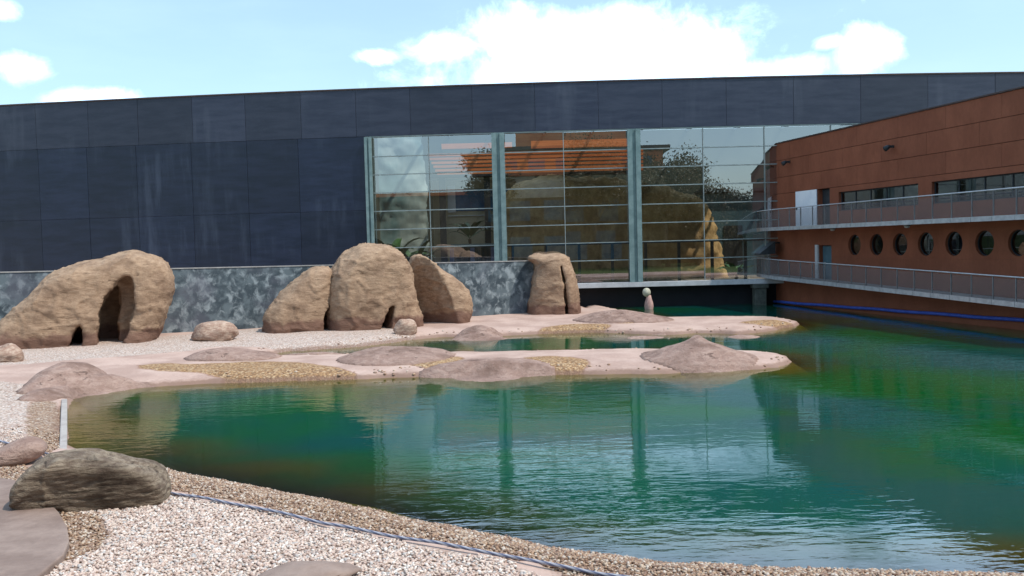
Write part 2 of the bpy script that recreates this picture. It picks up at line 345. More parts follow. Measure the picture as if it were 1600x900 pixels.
SDW = np.max([poly_sd(X, Y, p) for p in GW], 0); SDB = np.max([poly_sd(X, Y, p) for p in GB], 0); SDO = np.max([poly_sd(X, Y, p) for p in GO], 0)
H = H+0.035*np.clip(SDO/0.25, 0, 1)*(land > 0)
def height_at(x, y):
    i = min(max(int(np.searchsorted(gx, x))-1, 0), len(gx)-2); j = min(max(int(np.searchsorted(gy, y))-1, 0), len(gy)-2)
    u = (x-gx[i])/(gx[i+1]-gx[i]); v = (y-gy[j])/(gy[j+1]-gy[j])
    return float((H[j, i]*(1-u)+H[j, i+1]*u)*(1-v)+(H[j+1, i]*(1-u)+H[j+1, i+1]*u)*v)

def grid_mesh(name, X, Y, Z, mat, attrs):
    ny, nx = X.shape; v = np.stack([X, Y, Z], -1).reshape(-1, 3)
    idx = np.arange(ny*nx).reshape(ny, nx)
    f = np.stack([idx[:-1, :-1], idx[:-1, 1:], idx[1:, 1:], idx[1:, :-1]], -1).reshape(-1, 4)
    me = bpy.data.meshes.new(name); me.vertices.add(len(v)); me.vertices.foreach_set('co', v.ravel())
    me.loops.add(f.size); me.loops.foreach_set('vertex_index', f.ravel().astype(np.int32)); me.polygons.add(len(f))
    me.polygons.foreach_set('loop_start', np.arange(0, f.size, 4, dtype=np.int32)); me.update(calc_edges=True); me.shade_smooth()
    for k, a in attrs.items():
        at = me.attributes.new(k, 'FLOAT', 'POINT'); at.data.foreach_set('value', a.ravel().astype(np.float32))
    me.materials.append(mat); o = bpy.data.objects.new(name, me); COL.objects.link(o); o['kind'] = 'structure'; return o

def ground_mat():
    m, g = newmat('shore_ground'); pos = g.n('ShaderNodeNewGeometry').outputs['Position']
    A = lambda k: g.n('ShaderNodeAttribute', {'attribute_name': k}).outputs['Fac']
    z = g.n('ShaderNodeSeparateXYZ', Vector=pos).outputs[2]
    nz = g.noise(pos, 3.5, 6, 0.65); n0 = g.noise(pos, 0.6, 5, 0.6)
    pink = g.mix(g.ss(n0, 0.35, 0.65), (0.36, 0.245, 0.20), (0.47, 0.335, 0.278)); pink = g.mix(0.3, pink, g.mix(g.noise(pos, 14, 6, 0.7), (0, 0, 0), (1, 1, 1)), 'OVERLAY')
    def peb(scale, cols):
        v = g.n('ShaderNodeTexVoronoi', Vector=pos, Scale=scale); r = g.n('ShaderNodeSeparateColor', Color=v.outputs['Color']).outputs[0]
        cr = g.n('ShaderNodeValToRGB', Fac=r); e_ = cr.color_ramp; e_.elements[0].color = (*cols[0], 1); e_.elements[1].position = 1.0; e_.elements[1].color = (*cols[-1], 1)
        for i, c in enumerate(cols[1:-1], 1): q = e_.elements.new(i/(len(cols)-1)); q.color = (*c, 1)
        return g.mix(g.ss(v.outputs['Distance'], 0.35, 0.75), cr.outputs[0], g.mix(1.0, cr.outputs[0], (0.6, 0.55, 0.52), 'MULTIPLY')), v.outputs['Distance']
    wc, wd = peb(18, WHITE_P); bc, bd_ = peb(22, BROWN_P)
    oc, od = peb(14, [(0.30, 0.17, 0.085), (0.40, 0.25, 0.13), (0.20, 0.115, 0.065), (0.50, 0.36, 0.22), (0.36, 0.21, 0.10)])
    edge = g.m('MULTIPLY', g.m('SUBTRACT', nz, 0.5), 0.5)
    fw = g.ss(g.m('ADD', A('sdw'), edge), -0.05, 0.05); fb = g.ss(g.m('ADD', A('sdb'), edge), -0.05, 0.05)
    so = g.m('ADD', A('sdo'), g.m('MULTIPLY', edge, 0.7)); fo = g.ss(so, -0.03, 0.03)
    py_ = g.n('ShaderNodeSeparateXYZ', Vector=pos).outputs[1]
    pink = g.mix(g.ss(py_, 5.5, 4.0), pink, g.mix(nz, (0.04, 0.07, 0.02), (0.08, 0.11, 0.035)))
    c = g.mix(fw, pink, wc); c = g.mix(fb, c, bc)
    rim = g.m('MULTIPLY', g.ss(g.m('ABSOLUTE', so), 0.09, 0.03), 0.6)
    c = g.mix(rim, c, (0.22, 0.11, 0.065)); c = g.mix(fo, c, oc)
    # damp stained band just above the waterline, algae-brown bed below
    zz = g.m('ADD', z, g.m('MULTIPLY', g.m('SUBTRACT', nz, 0.5), 0.16))
    c = g.mix(g.m('MULTIPLY', g.ss(zz, 0.17, 0.08), 0.75), c, (0.19, 0.115, 0.085))
    bed = g.mix(g.ss(n0, 0.35, 0.65), (0.25, 0.15, 0.035), (0.35, 0.23, 0.07)); c = g.mix(g.ss(zz, 0.02, -0.08), c, bed)
    hh = g.m('ADD', g.m('MULTIPLY', wd, g.m('MULTIPLY', g.m('MAXIMUM', fw, g.m('MAXIMUM', fb, fo)), -0.8)), g.m('MULTIPLY', nz, 0.35))
    return finish(m, g, princ(g, c, 0.85, bump(g, hh, 0.6, 0.04), 0.15))
ground = grid_mesh('ground', X, Y, H, ground_mat(), {'sdw': SDW, 'sdb': SDB, 'sdo': SDO})

def water_mat():
    m, g = newmat('green_pool_water'); pos = g.n('ShaderNodeNewGeometry').outputs['Position']
    dep = g.n('ShaderNodeAttribute', {'attribute_name': 'depth'}).outputs['Fac']
    calm = g.ss(g.noise(pos, 0.11, 3, 0.5), 0.36, 0.62)
    rip = g.noise(pos, 1.6, 3, 0.5, (0.55, 1.5, 1), 0.4); rip2 = g.noise(pos, 5.5, 3, 0.5, (0.5, 1.3, 1), 0.3); sw = g.noise(pos, 0.32, 2, 0.5, (0.6, 1.2, 1))
    h = g.m('ADD', g.m('MULTIPLY', rip, g.m('MULTIPLY_ADD', calm, 0.0075, 0.002)), g.m('ADD', g.m('MULTIPLY', rip2, g.m('MULTIPLY_ADD', calm, 0.0035, 0.0007)), g.m('MULTIPLY', sw, 0.008)))
    nrm = g.n('ShaderNodeBump', Strength=1.0, Distance=1.0, Height=h).outputs[0]
    big = g.noise(pos, 0.13, 4, 0.55, None, 0.6)
    deep = g.mix(g.ss(big, 0.38, 0.64), (0.0006, 0.056, 0.047), (0.0015, 0.074, 0.014))
    shal = g.mix(g.ss(g.noise(pos, 0.5, 4), 0.35, 0.65), (0.058, 0.058, 0.007), (0.018, 0.064, 0.012))
    body = g.mix(g.ss(dep, 0.25, 1.3), shal, deep)
    df = g.n('ShaderNodeBsdfDiffuse', Color=body); tr = g.n('ShaderNodeBsdfTransparent', Color=(0.62, 0.72, 0.42))
    turb = g.m('SUBTRACT', 1.0, g.m('POWER', 2.718, g.m('MULTIPLY', dep, -1.45)))
    b = g.n('ShaderNodeMixShader', i0=turb, i1=tr.outputs[0], i2=df.outputs[0])
    gl = g.n('ShaderNodeBsdfGlossy', Color=(1, 1, 1), Roughness=0.02, Normal=nrm)
    fr = g.n('ShaderNodeFresnel', IOR=1.46, Normal=nrm).outputs[0]
    mx = g.n('ShaderNodeMixShader', i0=fr, i1=b.outputs[0], i2=gl.outputs[0]); return finish(m, g, mx.outputs[0])
wx = graded([(-22, 34, 0.25, 0.25)]); wy = graded([(5.5, 30, 0.15, 0.25), (30, 60, 0.25, 0.4)])
WX, WY = np.meshgrid(wx, wy); ws = poly_sd(WX, WY, shore_c); wn = np.clip((24-WY)/10, 0, 1)
wat = grid_mesh('water', WX, WY, np.zeros_like(WX), water_mat(), {'depth': np.clip(ws*bed_slope(WX, wn), 0, 2.4)})
# keep only the pool itself (plus a margin under the banks)
bm = bmesh.new(); bm.from_mesh(wat.data); wsf = ws.ravel()
bm.verts.ensure_lookup_table(); bmesh.ops.delete(bm, geom=[v for v in bm.verts if wsf[v.index] < -0.55], context='VERTS'); bm.to_mesh(wat.data); bm.free()

# pebbles in the near gravel: real stones, too many to count
ico_v = []; t_ = (1+5**.5)/2
ico_v = np.array([(-1, t_, 0), (1, t_, 0), (-1, -t_, 0), (1, -t_, 0), (0, -1, t_), (0, 1, t_), (0, -1, -t_), (0, 1, -t_), (t_, 0, -1), (t_, 0, 1), (-t_, 0, -1), (-t_, 0, 1)])/1.902
ico_f = np.array([(0, 11, 5), (0, 5, 1), (0, 1, 7), (0, 7, 10), (0, 10, 11), (1, 5, 9), (5, 11, 4), (11, 10, 2), (10, 7, 6), (7, 1, 8), (3, 9, 4), (3, 4, 2), (3, 2, 6), (3, 6, 8), (3, 8, 9), (4, 9, 5), (2, 4, 11), (6, 2, 10), (8, 6, 7), (9, 8, 1)])
hv = np.vectorize(height_at)
path_px = [(-60, 748), (12, 748), (60, 770), (104, 816), (110, 862), (70, 896), (30, 930), (-60, 930)]
path_poly = gpoly(path_px, 0.36, 1)
def pebbles(name, polys, mat, dens, rmin, rmax, ymax, avoid=()):
    P = []
    for p in polys:
        A = np.array(p); lo, hi = A.min(0), A.max(0); lo = np.maximum(lo, (-13, 7.2)); hi = np.minimum(hi, (11, ymax))
        if hi[1] <= lo[1] or hi[0] <= lo[0]: continue
        n = int((hi[0]-lo[0])*(hi[1]-lo[1])*dens); q = rng.uniform(lo, hi, (n, 2))
        q = q[poly_sd(q[:, 0], q[:, 1], p)+0.12*vnoise(q[:, 0], q[:, 1], 3, 9) > 0]
        q = q[rng.uniform(0, 1, len(q)) < np.clip((ymax-q[:, 1])/4, 0, 1)]   # thins out into the material
        for a in avoid: q = q[poly_sd(q[:, 0], q[:, 1], a) < -0.015]
        q = q[poly_sd(q[:, 0], q[:, 1], shore_c) < 0.12]
        q = q[np.abs(q[:, 0]) < q[:, 1]*0.66+0.5]
        P.append(q)
    P = np.concatenate(P); n = len(P); z = hv(P[:, 0], P[:, 1])
    sc = rng.uniform(rmin, rmax, (n, 1))*np.stack([rng.uniform(0.8, 1.35, n), rng.uniform(0.7, 1.1, n), rng.uniform(0.45, 0.8, n)], -1)
    V = ico_v[None]*(1+rng.uniform(-0.16, 0.16, (n, 12, 1)))*sc[:, None]
    a = rng.uniform(0, 6.283, n); ca, sa = np.cos(a)[:, None], np.sin(a)[:, None]; tl = rng.normal(0, 0.35, (n, 1))
    x = V[..., 0]*ca-V[..., 1]*sa; y = V[..., 0]*sa+V[..., 1]*ca; zz = V[..., 2]+tl*V[..., 0]
    V = np.stack([x+P[:, :1], y+P[:, 1:], zz+(z+sc[:, 2]*0.45+rng.uniform(0, 0.012, n))[:, None]], -1).reshape(-1, 3)
    Fc = (ico_f[None]+(np.arange(n)*12)[:, None, None]).reshape(-1, 3)
    me = bpy.data.meshes.new(name); me.vertices.add(len(V)); me.vertices.foreach_set('co', V.ravel())
    me.loops.add(Fc.size); me.loops.foreach_set('vertex_index', Fc.ravel().astype(np.int32)); me.polygons.add(len(Fc))
    me.polygons.foreach_set('loop_start', np.arange(0, Fc.size, 3, dtype=np.int32)); me.update(calc_edges=True); me.shade_smooth()
    at = me.attributes.new('rnd', 'FLOAT', 'POINT'); at.data.foreach_set('value', np.repeat(rng.uniform(0, 1, n), 12).astype(np.float32))
    me.materials.append(mat); o = bpy.data.objects.new(name, me); COL.objects.link(o); o['kind'] = 'stuff'; print(name, n); return o
tag(pebbles('pale_gravel', GW[:1], M['wpeb'], 900, 0.015, 0.029, 20, GB+[path_poly]), 'loose pale pink and white pebbles covering the near bank', 'gravel')
tag(pebbles('brown_gravel', GB, M['bpeb'], 950, 0.014, 0.028, 20, [path_poly]), 'loose brown pebbles along the near water edge and path', 'gravel')

# loose stones washed up along the spits and the beach
def loose_stones(n):
    q = rng.uniform((-20, 24), (15, 47), (n*40, 2)); d = -poly_sd(q[:, 0], q[:, 1], shore_c)
    k = (d > 0.05) & (d < 0.7) & (rng.uniform(0, 1, len(q)) < np.exp(-d*1.6)) & (vnoise(q[:, 0], q[:, 1], 0.5, 40) > -0.1)
    q = q[k][:n]; m = MB(); vs, fs, rn = [], [], []
    for i, (x, y) in enumerate(q):
        sc = rng.uniform(0.02, 0.06)*np.array([rng.uniform(0.8, 1.5), rng.uniform(0.8, 1.2), rng.uniform(0.5, 0.8)])
        V = ico_v*(1+rng.uniform(-0.2, 0.2, (12, 1)))*sc; a = rng.uniform(0, 6.28); ca, sa = math.cos(a), math.sin(a)
        V = np.stack([V[:, 0]*ca-V[:, 1]*sa+x, V[:, 0]*sa+V[:, 1]*ca+y, V[:, 2]+height_at(x, y)+sc[2]*0.3], -1)
        vs += V.tolist(); fs += (ico_f+12*i).tolist(); rn += [rng.uniform()]*12
    o = mobj('loose_stones', vs, fs, M['bpeb'], None, True); at = o.data.attributes.new('rnd', 'FLOAT', 'POINT'); at.data.foreach_set('value', rn)
    o['kind'] = 'stuff'; return tag(o, 'small brown stones scattered along the water edge of the spits', 'stones')
loose_stones(240)

# path slab, kerb
def slab(name, poly, z0, z1, mat):
    n = len(poly); v = [(x, y, z0) for x, y in poly]+[(x, y, z1) for x, y in poly]
    f = [tuple(range(n, 2*n)), tuple(range(n))[::-1]]+[(i, (i+1) % n, n+(i+1) % n, n+i) for i in range(n)]
    o = mobj(name, v, f, mat); bm = bmesh.new(); bm.from_mesh(o.data); bmesh.ops.recalc_face_normals(bm, faces=bm.faces); bm.to_mesh(o.data); bm.free(); return o
pth = slab('path', path_poly, 0.1, 0.40, M['path']); pth['kind'] = 'structure'; bevel(pth, 0.02)
a, b = G(104.5, 708, 0.15), G(105, 624, 0.15)
kd = (b-a).normalized(); kn = Vector((-kd.y, kd.x, 0))
kb = MB().obox(a-kn*0.0-Vector((0, 0, 0.9)), b-a, kn*0.14, (0, 0, 0.92)).build('kerb', M['kerb']); kb['kind'] = 'structure'; bevel(kb, 0.02)

# ------------------------------------------------------------------ rocks by implicit surface
def surface_net(V, lo, h):
    sgn = V < 0; nx, ny, nz = V.shape; c = np.zeros((nx-1, ny-1, nz-1, 3)); k = np.zeros((nx-1, ny-1, nz-1))
    offs = [(i, j, l) for i in (0, 1) for j in (0, 1) for l in (0, 1)]
    sl = lambda o: tuple(slice(o[d], o[d]+V.shape[d]-1) for d in range(3))
    for o in offs:
        for ax in range(3):
            if o[ax]: continue
            p = list(o); p[ax] = 1; a, b = V[sl(o)], V[sl(tuple(p))]; m = (a < 0) != (b < 0)
            t = np.where(m, a/np.where(m, a-b, 1), 0)
            for d in range(3): c[..., d] += np.where(m, o[d]+(t if d == ax else 0), 0)
            k += m
    act = k > 0; ids = -np.ones(act.shape, int); ids[act] = np.arange(act.sum())
    base = np.stack(np.meshgrid(*[np.arange(s) for s in act.shape], indexing='ij'), -1)
    verts = (base[act]+c[act]/k[act][:, None])*h+np.array(lo)
    faces = []
    for ax in range(3):
        u, w = (ax+1) % 3, (ax+2) % 3
        s0 = [slice(None)]*3; s1 = [slice(None)]*3; s0[ax] = slice(0, -1); s1[ax] = slice(1, None)
        a, b = sgn[tuple(s0)], sgn[tuple(s1)]; m = a != b
        I = np.argwhere(m); I = I[(I[:, u] > 0) & (I[:, w] > 0) & (I[:, u] < V.shape[u]-1) & (I[:, w] < V.shape[w]-1)]
        ins = a[tuple(I.T)]
        def at(du, dw): J = I.copy(); J[:, u] -= du; J[:, w] -= dw; return ids[tuple(J.T)]
        q = np.stack([at(0, 0), at(1, 0), at(1, 1), at(0, 1)], -1)
        q[~ins] = q[~ins][:, ::-1]; faces.append(q)
    return verts, np.concatenate(faces)

def pillow_rock(name, outline_px, p0, dirx, mat, T=(1.6, 1.4), R=None, h=0.09, caves=(), clips=(), bottom=-0.6, amp=0.1, pw=2.4, crack=0.0, label='', cat='boulder', group=None, seed=0, sm=2, strata=1.0, sink=0.0, lean=0.0, parent=None):
    """outline seen from the front (photo px) on the vertical plane through p0 along dirx, rounded through its depth"""
    t = Vector((dirx[0], dirx[1], 0)).normalized(); nn = Vector((t.y, -t.x, 0))      # nn points to the viewer
    def loc(px, py): q = plane_hit(px, py, p0, nn)-p0; return (q.dot(t), q.z+p0.z)
    P = [loc(*q) for q in outline_px]
    if bottom is not None: P = P+[(P[-1][0], bottom), (P[0][0], bottom)]
    P = np.array(chaikin(P, sm)); lo = P.min(0)-0.25; hi = P.max(0)+0.25
    if bottom is not None: lo[1] = bottom+0.3
    sx_ = np.arange(lo[0], hi[0]+h, h); sz_ = np.arange(lo[1], hi[1]+h, h); ex_ = abs(lean)*(hi[1]-lo[1]); sy_ = np.arange(-T[1]-0.3-ex_, T[0]+0.3+ex_+h, h)   # sy>0 to viewer
    A, B = np.meshgrid(sx_, sz_, indexing='ij'); S2 = poly_sd(A, B, P); R_ = R or S2.max()*0.95
    yy = sy_[None, :, None]; z3 = B[:, None, :]; a3 = A[:, None, :]
    y2 = yy+lean*(z3-(lo[1]+hi[1])/2)
    TT = np.where(y2 > 0, T[0], T[1]); q = np.clip(np.abs(y2)/TT, 0, 1)
    S2 = np.where(S2 > 0, R_*(1-np.exp(-np.maximum(S2, 0)/R_*1.5)), S2)
    Fq = -(S2[:, None, :]-R_*(1-np.sqrt(np.maximum(0, 1-q**pw)))-np.maximum(0, np.abs(y2)-TT)*1.5)
    Fq = np.broadcast_to(Fq, (len(sx_), len(sy_), len(sz_))).copy()
    for poly, depth in caves:
        cs = poly_sd(A, B, np.array(chaikin([loc(*c) for c in poly], 1)))[:, None, :]
        Fq = np.maximum(Fq, np.minimum(cs, yy-depth))
    for (ax_, ay_, az_), off in clips:      # keep side n.p < off
        k = ax_*a3+ay_*yy+az_*z3-off; Fq = np.maximum(Fq, k)
    v, f = surface_net(Fq, (lo[0], sy_[0], lo[1]), h)
    f = f[:, ::-1]
    # natural relief
    o3 = Vector((seed*13.7, seed*5.1, seed*2.3)); out = []
    me0 = bpy.data.meshes.new('tmp'); me0.from_pydata(v.tolist(), [], f.tolist()); me0.update()
    for vt in me0.vertices:
        p = vt.co; q1 = Vector((p.x*0.9, p.y*0.9, p.z*1.2))+o3; q2 = Vector((p.x*2.2, p.y*2.2, p.z*(2.2+4*strata)))+o3
        d = amp*(mnoise.fractal(q1, 0.9, 2.0, 4)+0.26*strata*mnoise.fractal(q2, 0.8, 2.0, 4))
        if crack:
            dv, _ = mnoise.voronoi(Vector((p.x*0.55+0.25*mnoise.noise(p*1.3+o3), p.y*0.55, p.z*0.8+0.25*mnoise.noise(p*1.1-o3)))+o3)
            d -= crack*max(0, 1-(dv[1]-dv[0])/0.07)
            cid = mnoise.noise(Vector((round(dv[0]*0), 0, 0))+_[0]*3.7 if len(_) else o3); d += crack*0.55*cid
        out.append(p+vt.normal*d)
    bpy.data.meshes.remove(me0)
    W_ = [p0+t*p.x+nn*p.y for p in out]; W_ = [(w.x, w.y, p.z-sink) for w, p in zip(W_, out)]
    o = mobj(name, W_, f.tolist(), mat, parent, True)
    bm = bmesh.new(); bm.from_mesh(o.data); bmesh.ops.recalc_face_normals(bm, faces=bm.faces); bm.to_mesh(o.data); bm.free()
    if label: tag(o, label, cat, group)
    return o

# painted wall line
wa, wb = Vector((-24.0, 38.2, 0)), Vector((1.2, 49.0, 0)); wt = (wb-wa).normalized(); wn_ = Vector((wt.y, -wt.x, 0))
def wallpt(off): return wa+wn_*off
pw = empty('garden_wall', (wa+wb)/2, 'low retaining wall painted in marbled grey and blue behind the boulders', 'wall')
far = wa-wt*14
v_ = []
def wz(p): return 3.42+(p-wa).dot(wt)/27.4*(3.16-3.42)
MB().hexa([(*far.xy, -0.4), (*wb.xy, -0.4), (*(wb-wn_*0.35).xy, -0.4), (*(far-wn_*0.35).xy, -0.4),
           (*far.xy, wz(far)), (*wb.xy, wz(wb)), (*(wb-wn_*0.35).xy, wz(wb)), (*(far-wn_*0.35).xy, wz(far))]).build('wall_face', M['marble'], pw)
c0, c1, bk = far+wn_*0.03, wb+wn_*0.03, -wn_*0.41
MB().hexa([(*c0.xy, wz(far)+0.002), (*c1.xy, wz(wb)+0.002), (*(c1+bk).xy, wz(wb)+0.002), (*(c0+bk).xy, wz(far)+0.002),
           (*c0.xy, wz(far)+0.05), (*c1.xy, wz(wb)+0.05), (*(c1+bk).xy, wz(wb)+0.05), (*(c0+bk).xy, wz(far)+0.05)]).build('coping', M['concrete'], pw)

def wplane(px, off):   # point on the plane parallel to the wall, off metres in front, below pixel column px
    q = plane_hit(px, 500, wa+wn_*off, wn_); return Vector((q.x, q.y, 0))
p0 = wplane(130, 2.1)
pillow_rock('boulder', [(-45, 548), (-35, 520), (-8, 510), (18, 488), (48, 456), (78, 430), (105, 416), (142, 408), (180, 397), (222, 394), (248, 398), (264, 411), (271, 432), (269, 460), (262, 488), (250, 514), (238, 540)], p0, wt, M['boulder'],
            T=(1.7, 1.7), R=1.1, caves=[([(155, 560), (153, 500), (159, 470), (172, 450), (188, 432), (203, 428), (211, 448), (212, 480), (200, 510), (192, 560)], 0.55), ([(155, 560), (153, 500), (159, 470), (172, 452), (186, 440), (190, 470), (186, 510), (187, 560)], -1.2),
            ([(106, 560), (110, 526), (127, 494), (136, 516), (131, 560)], -0.6)], label='huge tan boulder with a dark arch through it, leaning on the painted wall', seed=1, amp=0.088, crack=0.065)
p0 = wplane(465, 2.0)
pillow_rock('boulder', [(409, 524), (413, 492), (432, 466), (458, 440), (478, 424), (496, 415), (515, 418), (522, 435), (522, 480), (518, 524)], p0, wt, M['boulder'],
            T=(1.2, 1.4), R=1.0, caves=[([(500, 540), (498, 500), (503, 482), (516, 470), (530, 470), (530, 540)], -0.5)], label='small sloping tan boulder leaning on the left of the domed boulder', seed=2, amp=0.072, crack=0.065)
p0 = wplane(575, 2.3)
pillow_rock('boulder', [(511, 524), (508, 480), (510, 445), (516, 424), (532, 404), (552, 388), (576, 380), (598, 381), (617, 391), (632, 406), (640, 424), (642, 446), (647, 470), (654, 492), (657, 524)], p0, wt, M['boulder'],
            T=(1.7, 1.5), R=1.2, caves=[([(579, 540), (582, 505), (588, 485), (604, 470), (600, 495), (593, 540)], -0.3)], label='tallest domed tan boulder with a narrow dark cleft at its foot', seed=3, amp=0.088, crack=0.065)
p0 = wplane(690, 1.9)
pillow_rock('boulder', [(650, 520), (644, 480), (640, 440), (643, 406), (652, 397), (667, 402), (682, 420), (702, 430), (720, 445), (730, 462), (732, 476), (727, 500), (726, 520)], p0, wt, M['boulder'],
            T=(1.5, 1.4), R=0.9, clips=[((-0.80, 0.55, -0.22), 0.42)], label='pointed tan boulder with a flat shaded left face beside the domed boulder', seed=4, amp=0.072, crack=0.065)
p0 = wb+wn_*0.6+wt*0.9
pillow_rock('boulder', [(824, 498), (827, 462), (833, 430), (838, 412), (822, 404), (832, 397), (878, 395), (888, 402), (897, 425), (904, 455), (908, 495)], p0, Vector((1, -0.05, 0)), M['boulder'],
            T=(1.4, 1.4), R=0.75, caves=[([(884, 520), (881, 450), (874, 415), (877, 412), (886, 445), (890, 520)], 0.55)], label='upright tan pillar boulder with a vertical crack at the end of the painted wall', seed=5, amp=0.056, crack=0.065)

# foreground boulder
p0 = G(142, 795, 0.35); p0 += Vector((-0.47, 1, 0)).normalized()*0.55; p0.z = 0
pillow_rock('boulder', [(24, 782), (22, 756), (40, 728), (80, 708), (130, 703), (190, 711), (232, 722), (258, 744), (265, 768), (256, 788), (220, 795), (130, 797), (60, 797), (36, 793)], p0, Vector((1, 0.27, 0)), M['fgrock'],
            T=(0.52, 0.6), R=0.17, h=0.022, bottom=None, amp=0.042, pw=4.0, label='dark layered grey brown boulder on the gravel beside the path in the foreground', seed=6, strata=1.5, lean=-0.28, sink=0.03, sm=1, crack=0.025)
p0 = G(20, 715, 0.35); p0.z = 0
pillow_rock('rock', [(-40, 722), (-10, 702), (30, 684), (55, 680), (72, 688), (75, 700), (50, 718), (10, 728), (-30, 730)], p0, Vector((1, 0.55, 0)), M['mound'],
            T=(0.4, 0.45), R=0.25, h=0.03, bottom=None, amp=0.02, label='low smooth pinkish rock lying half out of frame behind the foreground boulder', cat='rock', seed=7, sink=0.03)

def small_rock(px, py_base, w, hgt, dpt, mat, label, seed, rot=0.0, zc=0.35):
    c = G(px, py_base, 0.3); c = Vector((c.x, c.y+dpt*0.5, 0)); c.z = height_at(c.x, c.y)
    bm = bmesh.new(); bmesh.ops.create_icosphere(bm, subdivisions=4, radius=1)
    o3 = Vector((seed*3.1, seed*7.7, seed))
    for v in bm.verts:
        p = v.co.copy(); k = 1+0.24*mnoise.fractal(p*1.1+o3, 0.9, 2, 4)
        for q in range(7):   # flat facets
            rr = random.Random(seed*31+q); nrm = Vector((rr.gauss(0, 1), rr.gauss(0, 1), rr.gauss(0.2, 0.7))).normalized(); dd = p.dot(nrm)*k
            if dd > 0.80: k *= 1-0.75*(dd-0.80)/dd
        p *= k
        v.co = (p.x*w/2, p.y*dpt/2, p.z*hgt*0.62)
    me = bpy.data.meshes.new('rock'); bm.to_mesh(me); bm.free(); me.shade_smooth(); me.materials.append(mat)
    o = bpy.data.objects.new('rock', me); COL.objects.link(o); o.location = (c.x, c.y, c.z+hgt*zc); o.rotation_euler = (0, 0, rot); tag(o, label, 'rock'); return o
small_rock(327, 534, 2.05, 0.92, 1.4, M['stone'], 'reddish brown rock with a pale top on the gravel between the big boulders', 11)
small_rock(632, 520, 1.05, 0.68, 0.9, M['stone'], 'small blocky rock with a sunlit top below the domed boulder', 12, 0.5)
small_rock(3, 569, 1.15, 0.62, 0.9, M['stone'], 'rounded red brown rock cut by the left edge below the arch boulder', 13)
fs = small_rock(470, 921, 1.15, 0.16, 0.75, M['path'], 'flat grey stone set in the pale gravel at the bottom edge', 14, 0, 0.25)

# rock mounds on the spits
def mound(name, bumps, label, mat=None, res=44, pad=1.25, seed=1, rnd=False):
    pts = []
    for (px, py, wpx, top, dy) in bumps:
        c = G(px, py, 0.2); d = c.y; wr = wpx/FOC*d/2; hh = (py-top)/FOC*d*(0.68 if rnd else 0.78); pts.append((c.x, c.y, wr, hh, dy))
    x0 = min(p[0]-p[2]*pad for p in pts); x1 = max(p[0]+p[2]*pad for p in pts); y0 = min(p[1]-p[4]*pad for p in pts); y1 = max(p[1]+p[4]*pad for p in pts)
    xs = np.linspace(x0, x1, res); ys = np.linspace(y0, y1, res); A, B = np.meshgrid(xs, ys)
    Z = np.zeros_like(A)
    for cx, cy, wr, hh, dy in pts:
        r = np.sqrt(((A-cx)/wr)**2+((B-cy)/dy)**2); Z = np.maximum(Z, hh*(np.clip(1-r*r, 0, 1)**0.8 if rnd else np.clip(1-r, 0, 1)**1.5*(1+0.55*np.clip(r, 0, 1))))
    for _ in range(2): Z[1:-1, 1:-1] = (Z[1:-1, 1:-1]*2+Z[:-2, 1:-1]+Z[2:, 1:-1]+Z[1:-1, :-2]+Z[1:-1, 2:])/6
    m = np.clip(Z/(Z.max()*0.3), 0, 1)
    Z = Z+m*Z.max()*(0.07*vnoise(A, B, 0.9, seed)+0.035*vnoise(A, B, 2.9, seed+1)+0.025*vnoise(A, B, 7, seed+2))
    gz = np.vectorize(height_at)(A, B); Zt = np.where(Z > 0.015, np.maximum(gz, -0.25)+Z, gz-0.35)
    v = np.stack([A, B, Zt], -1).reshape(-1, 3); idx = np.arange(res*res).reshape(res, res)
    f = np.stack([idx[:-1, :-1], idx[:-1, 1:], idx[1:, 1:], idx[1:, :-1]], -1).reshape(-1, 4)
    keep = (Z > 0.015).ravel()[f].any(1); f = f[keep]
    used = np.unique(f); re = -np.ones(res*res, int); re[used] = np.arange(len(used))
    return tag(mobj('rock_mound', v[used], re[f], mat or M['mound'], None, True), label, 'rock')
mound('m', [(108, 600, 112, 551, 1.5), (150, 602, 120, 578, 1.2), (195, 602, 130, 588, 1.0), (245, 601, 120, 593, 0.9), (80, 606, 62, 575, 1.5), (76, 618, 55, 600, 1.3)], 'rounded brown rock ridge curling round the left corner of the pool', seed=3, rnd=True, res=70)
mound('m', [(355, 562, 130, 539, 1.3), (385, 562, 110, 545, 1.1)], 'low brown rock hump on the left of the near spit', seed=5, rnd=True)
mound('m', [(620, 562, 190, 538, 2.0), (600, 562, 130, 541, 1.6)], 'wide pinkish brown rock hump between inlet and near spit', seed=7, rnd=True)
mound('m', [(760, 579, 225, 556, 1.9)], 'broad flat brown rock dome at the front edge of the near spit', seed=9, rnd=True)
mound('m', [(1090, 560, 195, 528, 2.4), (1090, 558, 90, 517, 1.3)], 'tallest cone shaped pinkish rock mound near the tip of the near spit', seed=11)
mound('m', [(745, 522, 105, 496, 1.2), (770, 523, 90, 506, 1.1)], 'dark brown rock hump at the water edge below the pointed boulder', seed=13, rnd=True)
mound('m', [(968, 502, 145, 482, 2.0), (1000, 503, 110, 490, 1.5)], 'broad grey brown rock hump on the back of the far spit', seed=15, rnd=True)
mound('m', [(1010, 520, 120, 503, 1.1)], 'dark wet rock hump at the front edge of the far spit', seed=17, rnd=True)
mound('m', [(1162, 519, 90, 499, 1.1)], 'small brown rock hump near the tip of the far spit', seed=19, rnd=True)
mound('m', [(560, 546, 150, 537, 0.7), (650, 532, 130, 521, 0.7), (500, 551, 120, 541, 0.6)], 'long low brown rock rim along the back of the inlet', seed=21, rnd=True, res=60)

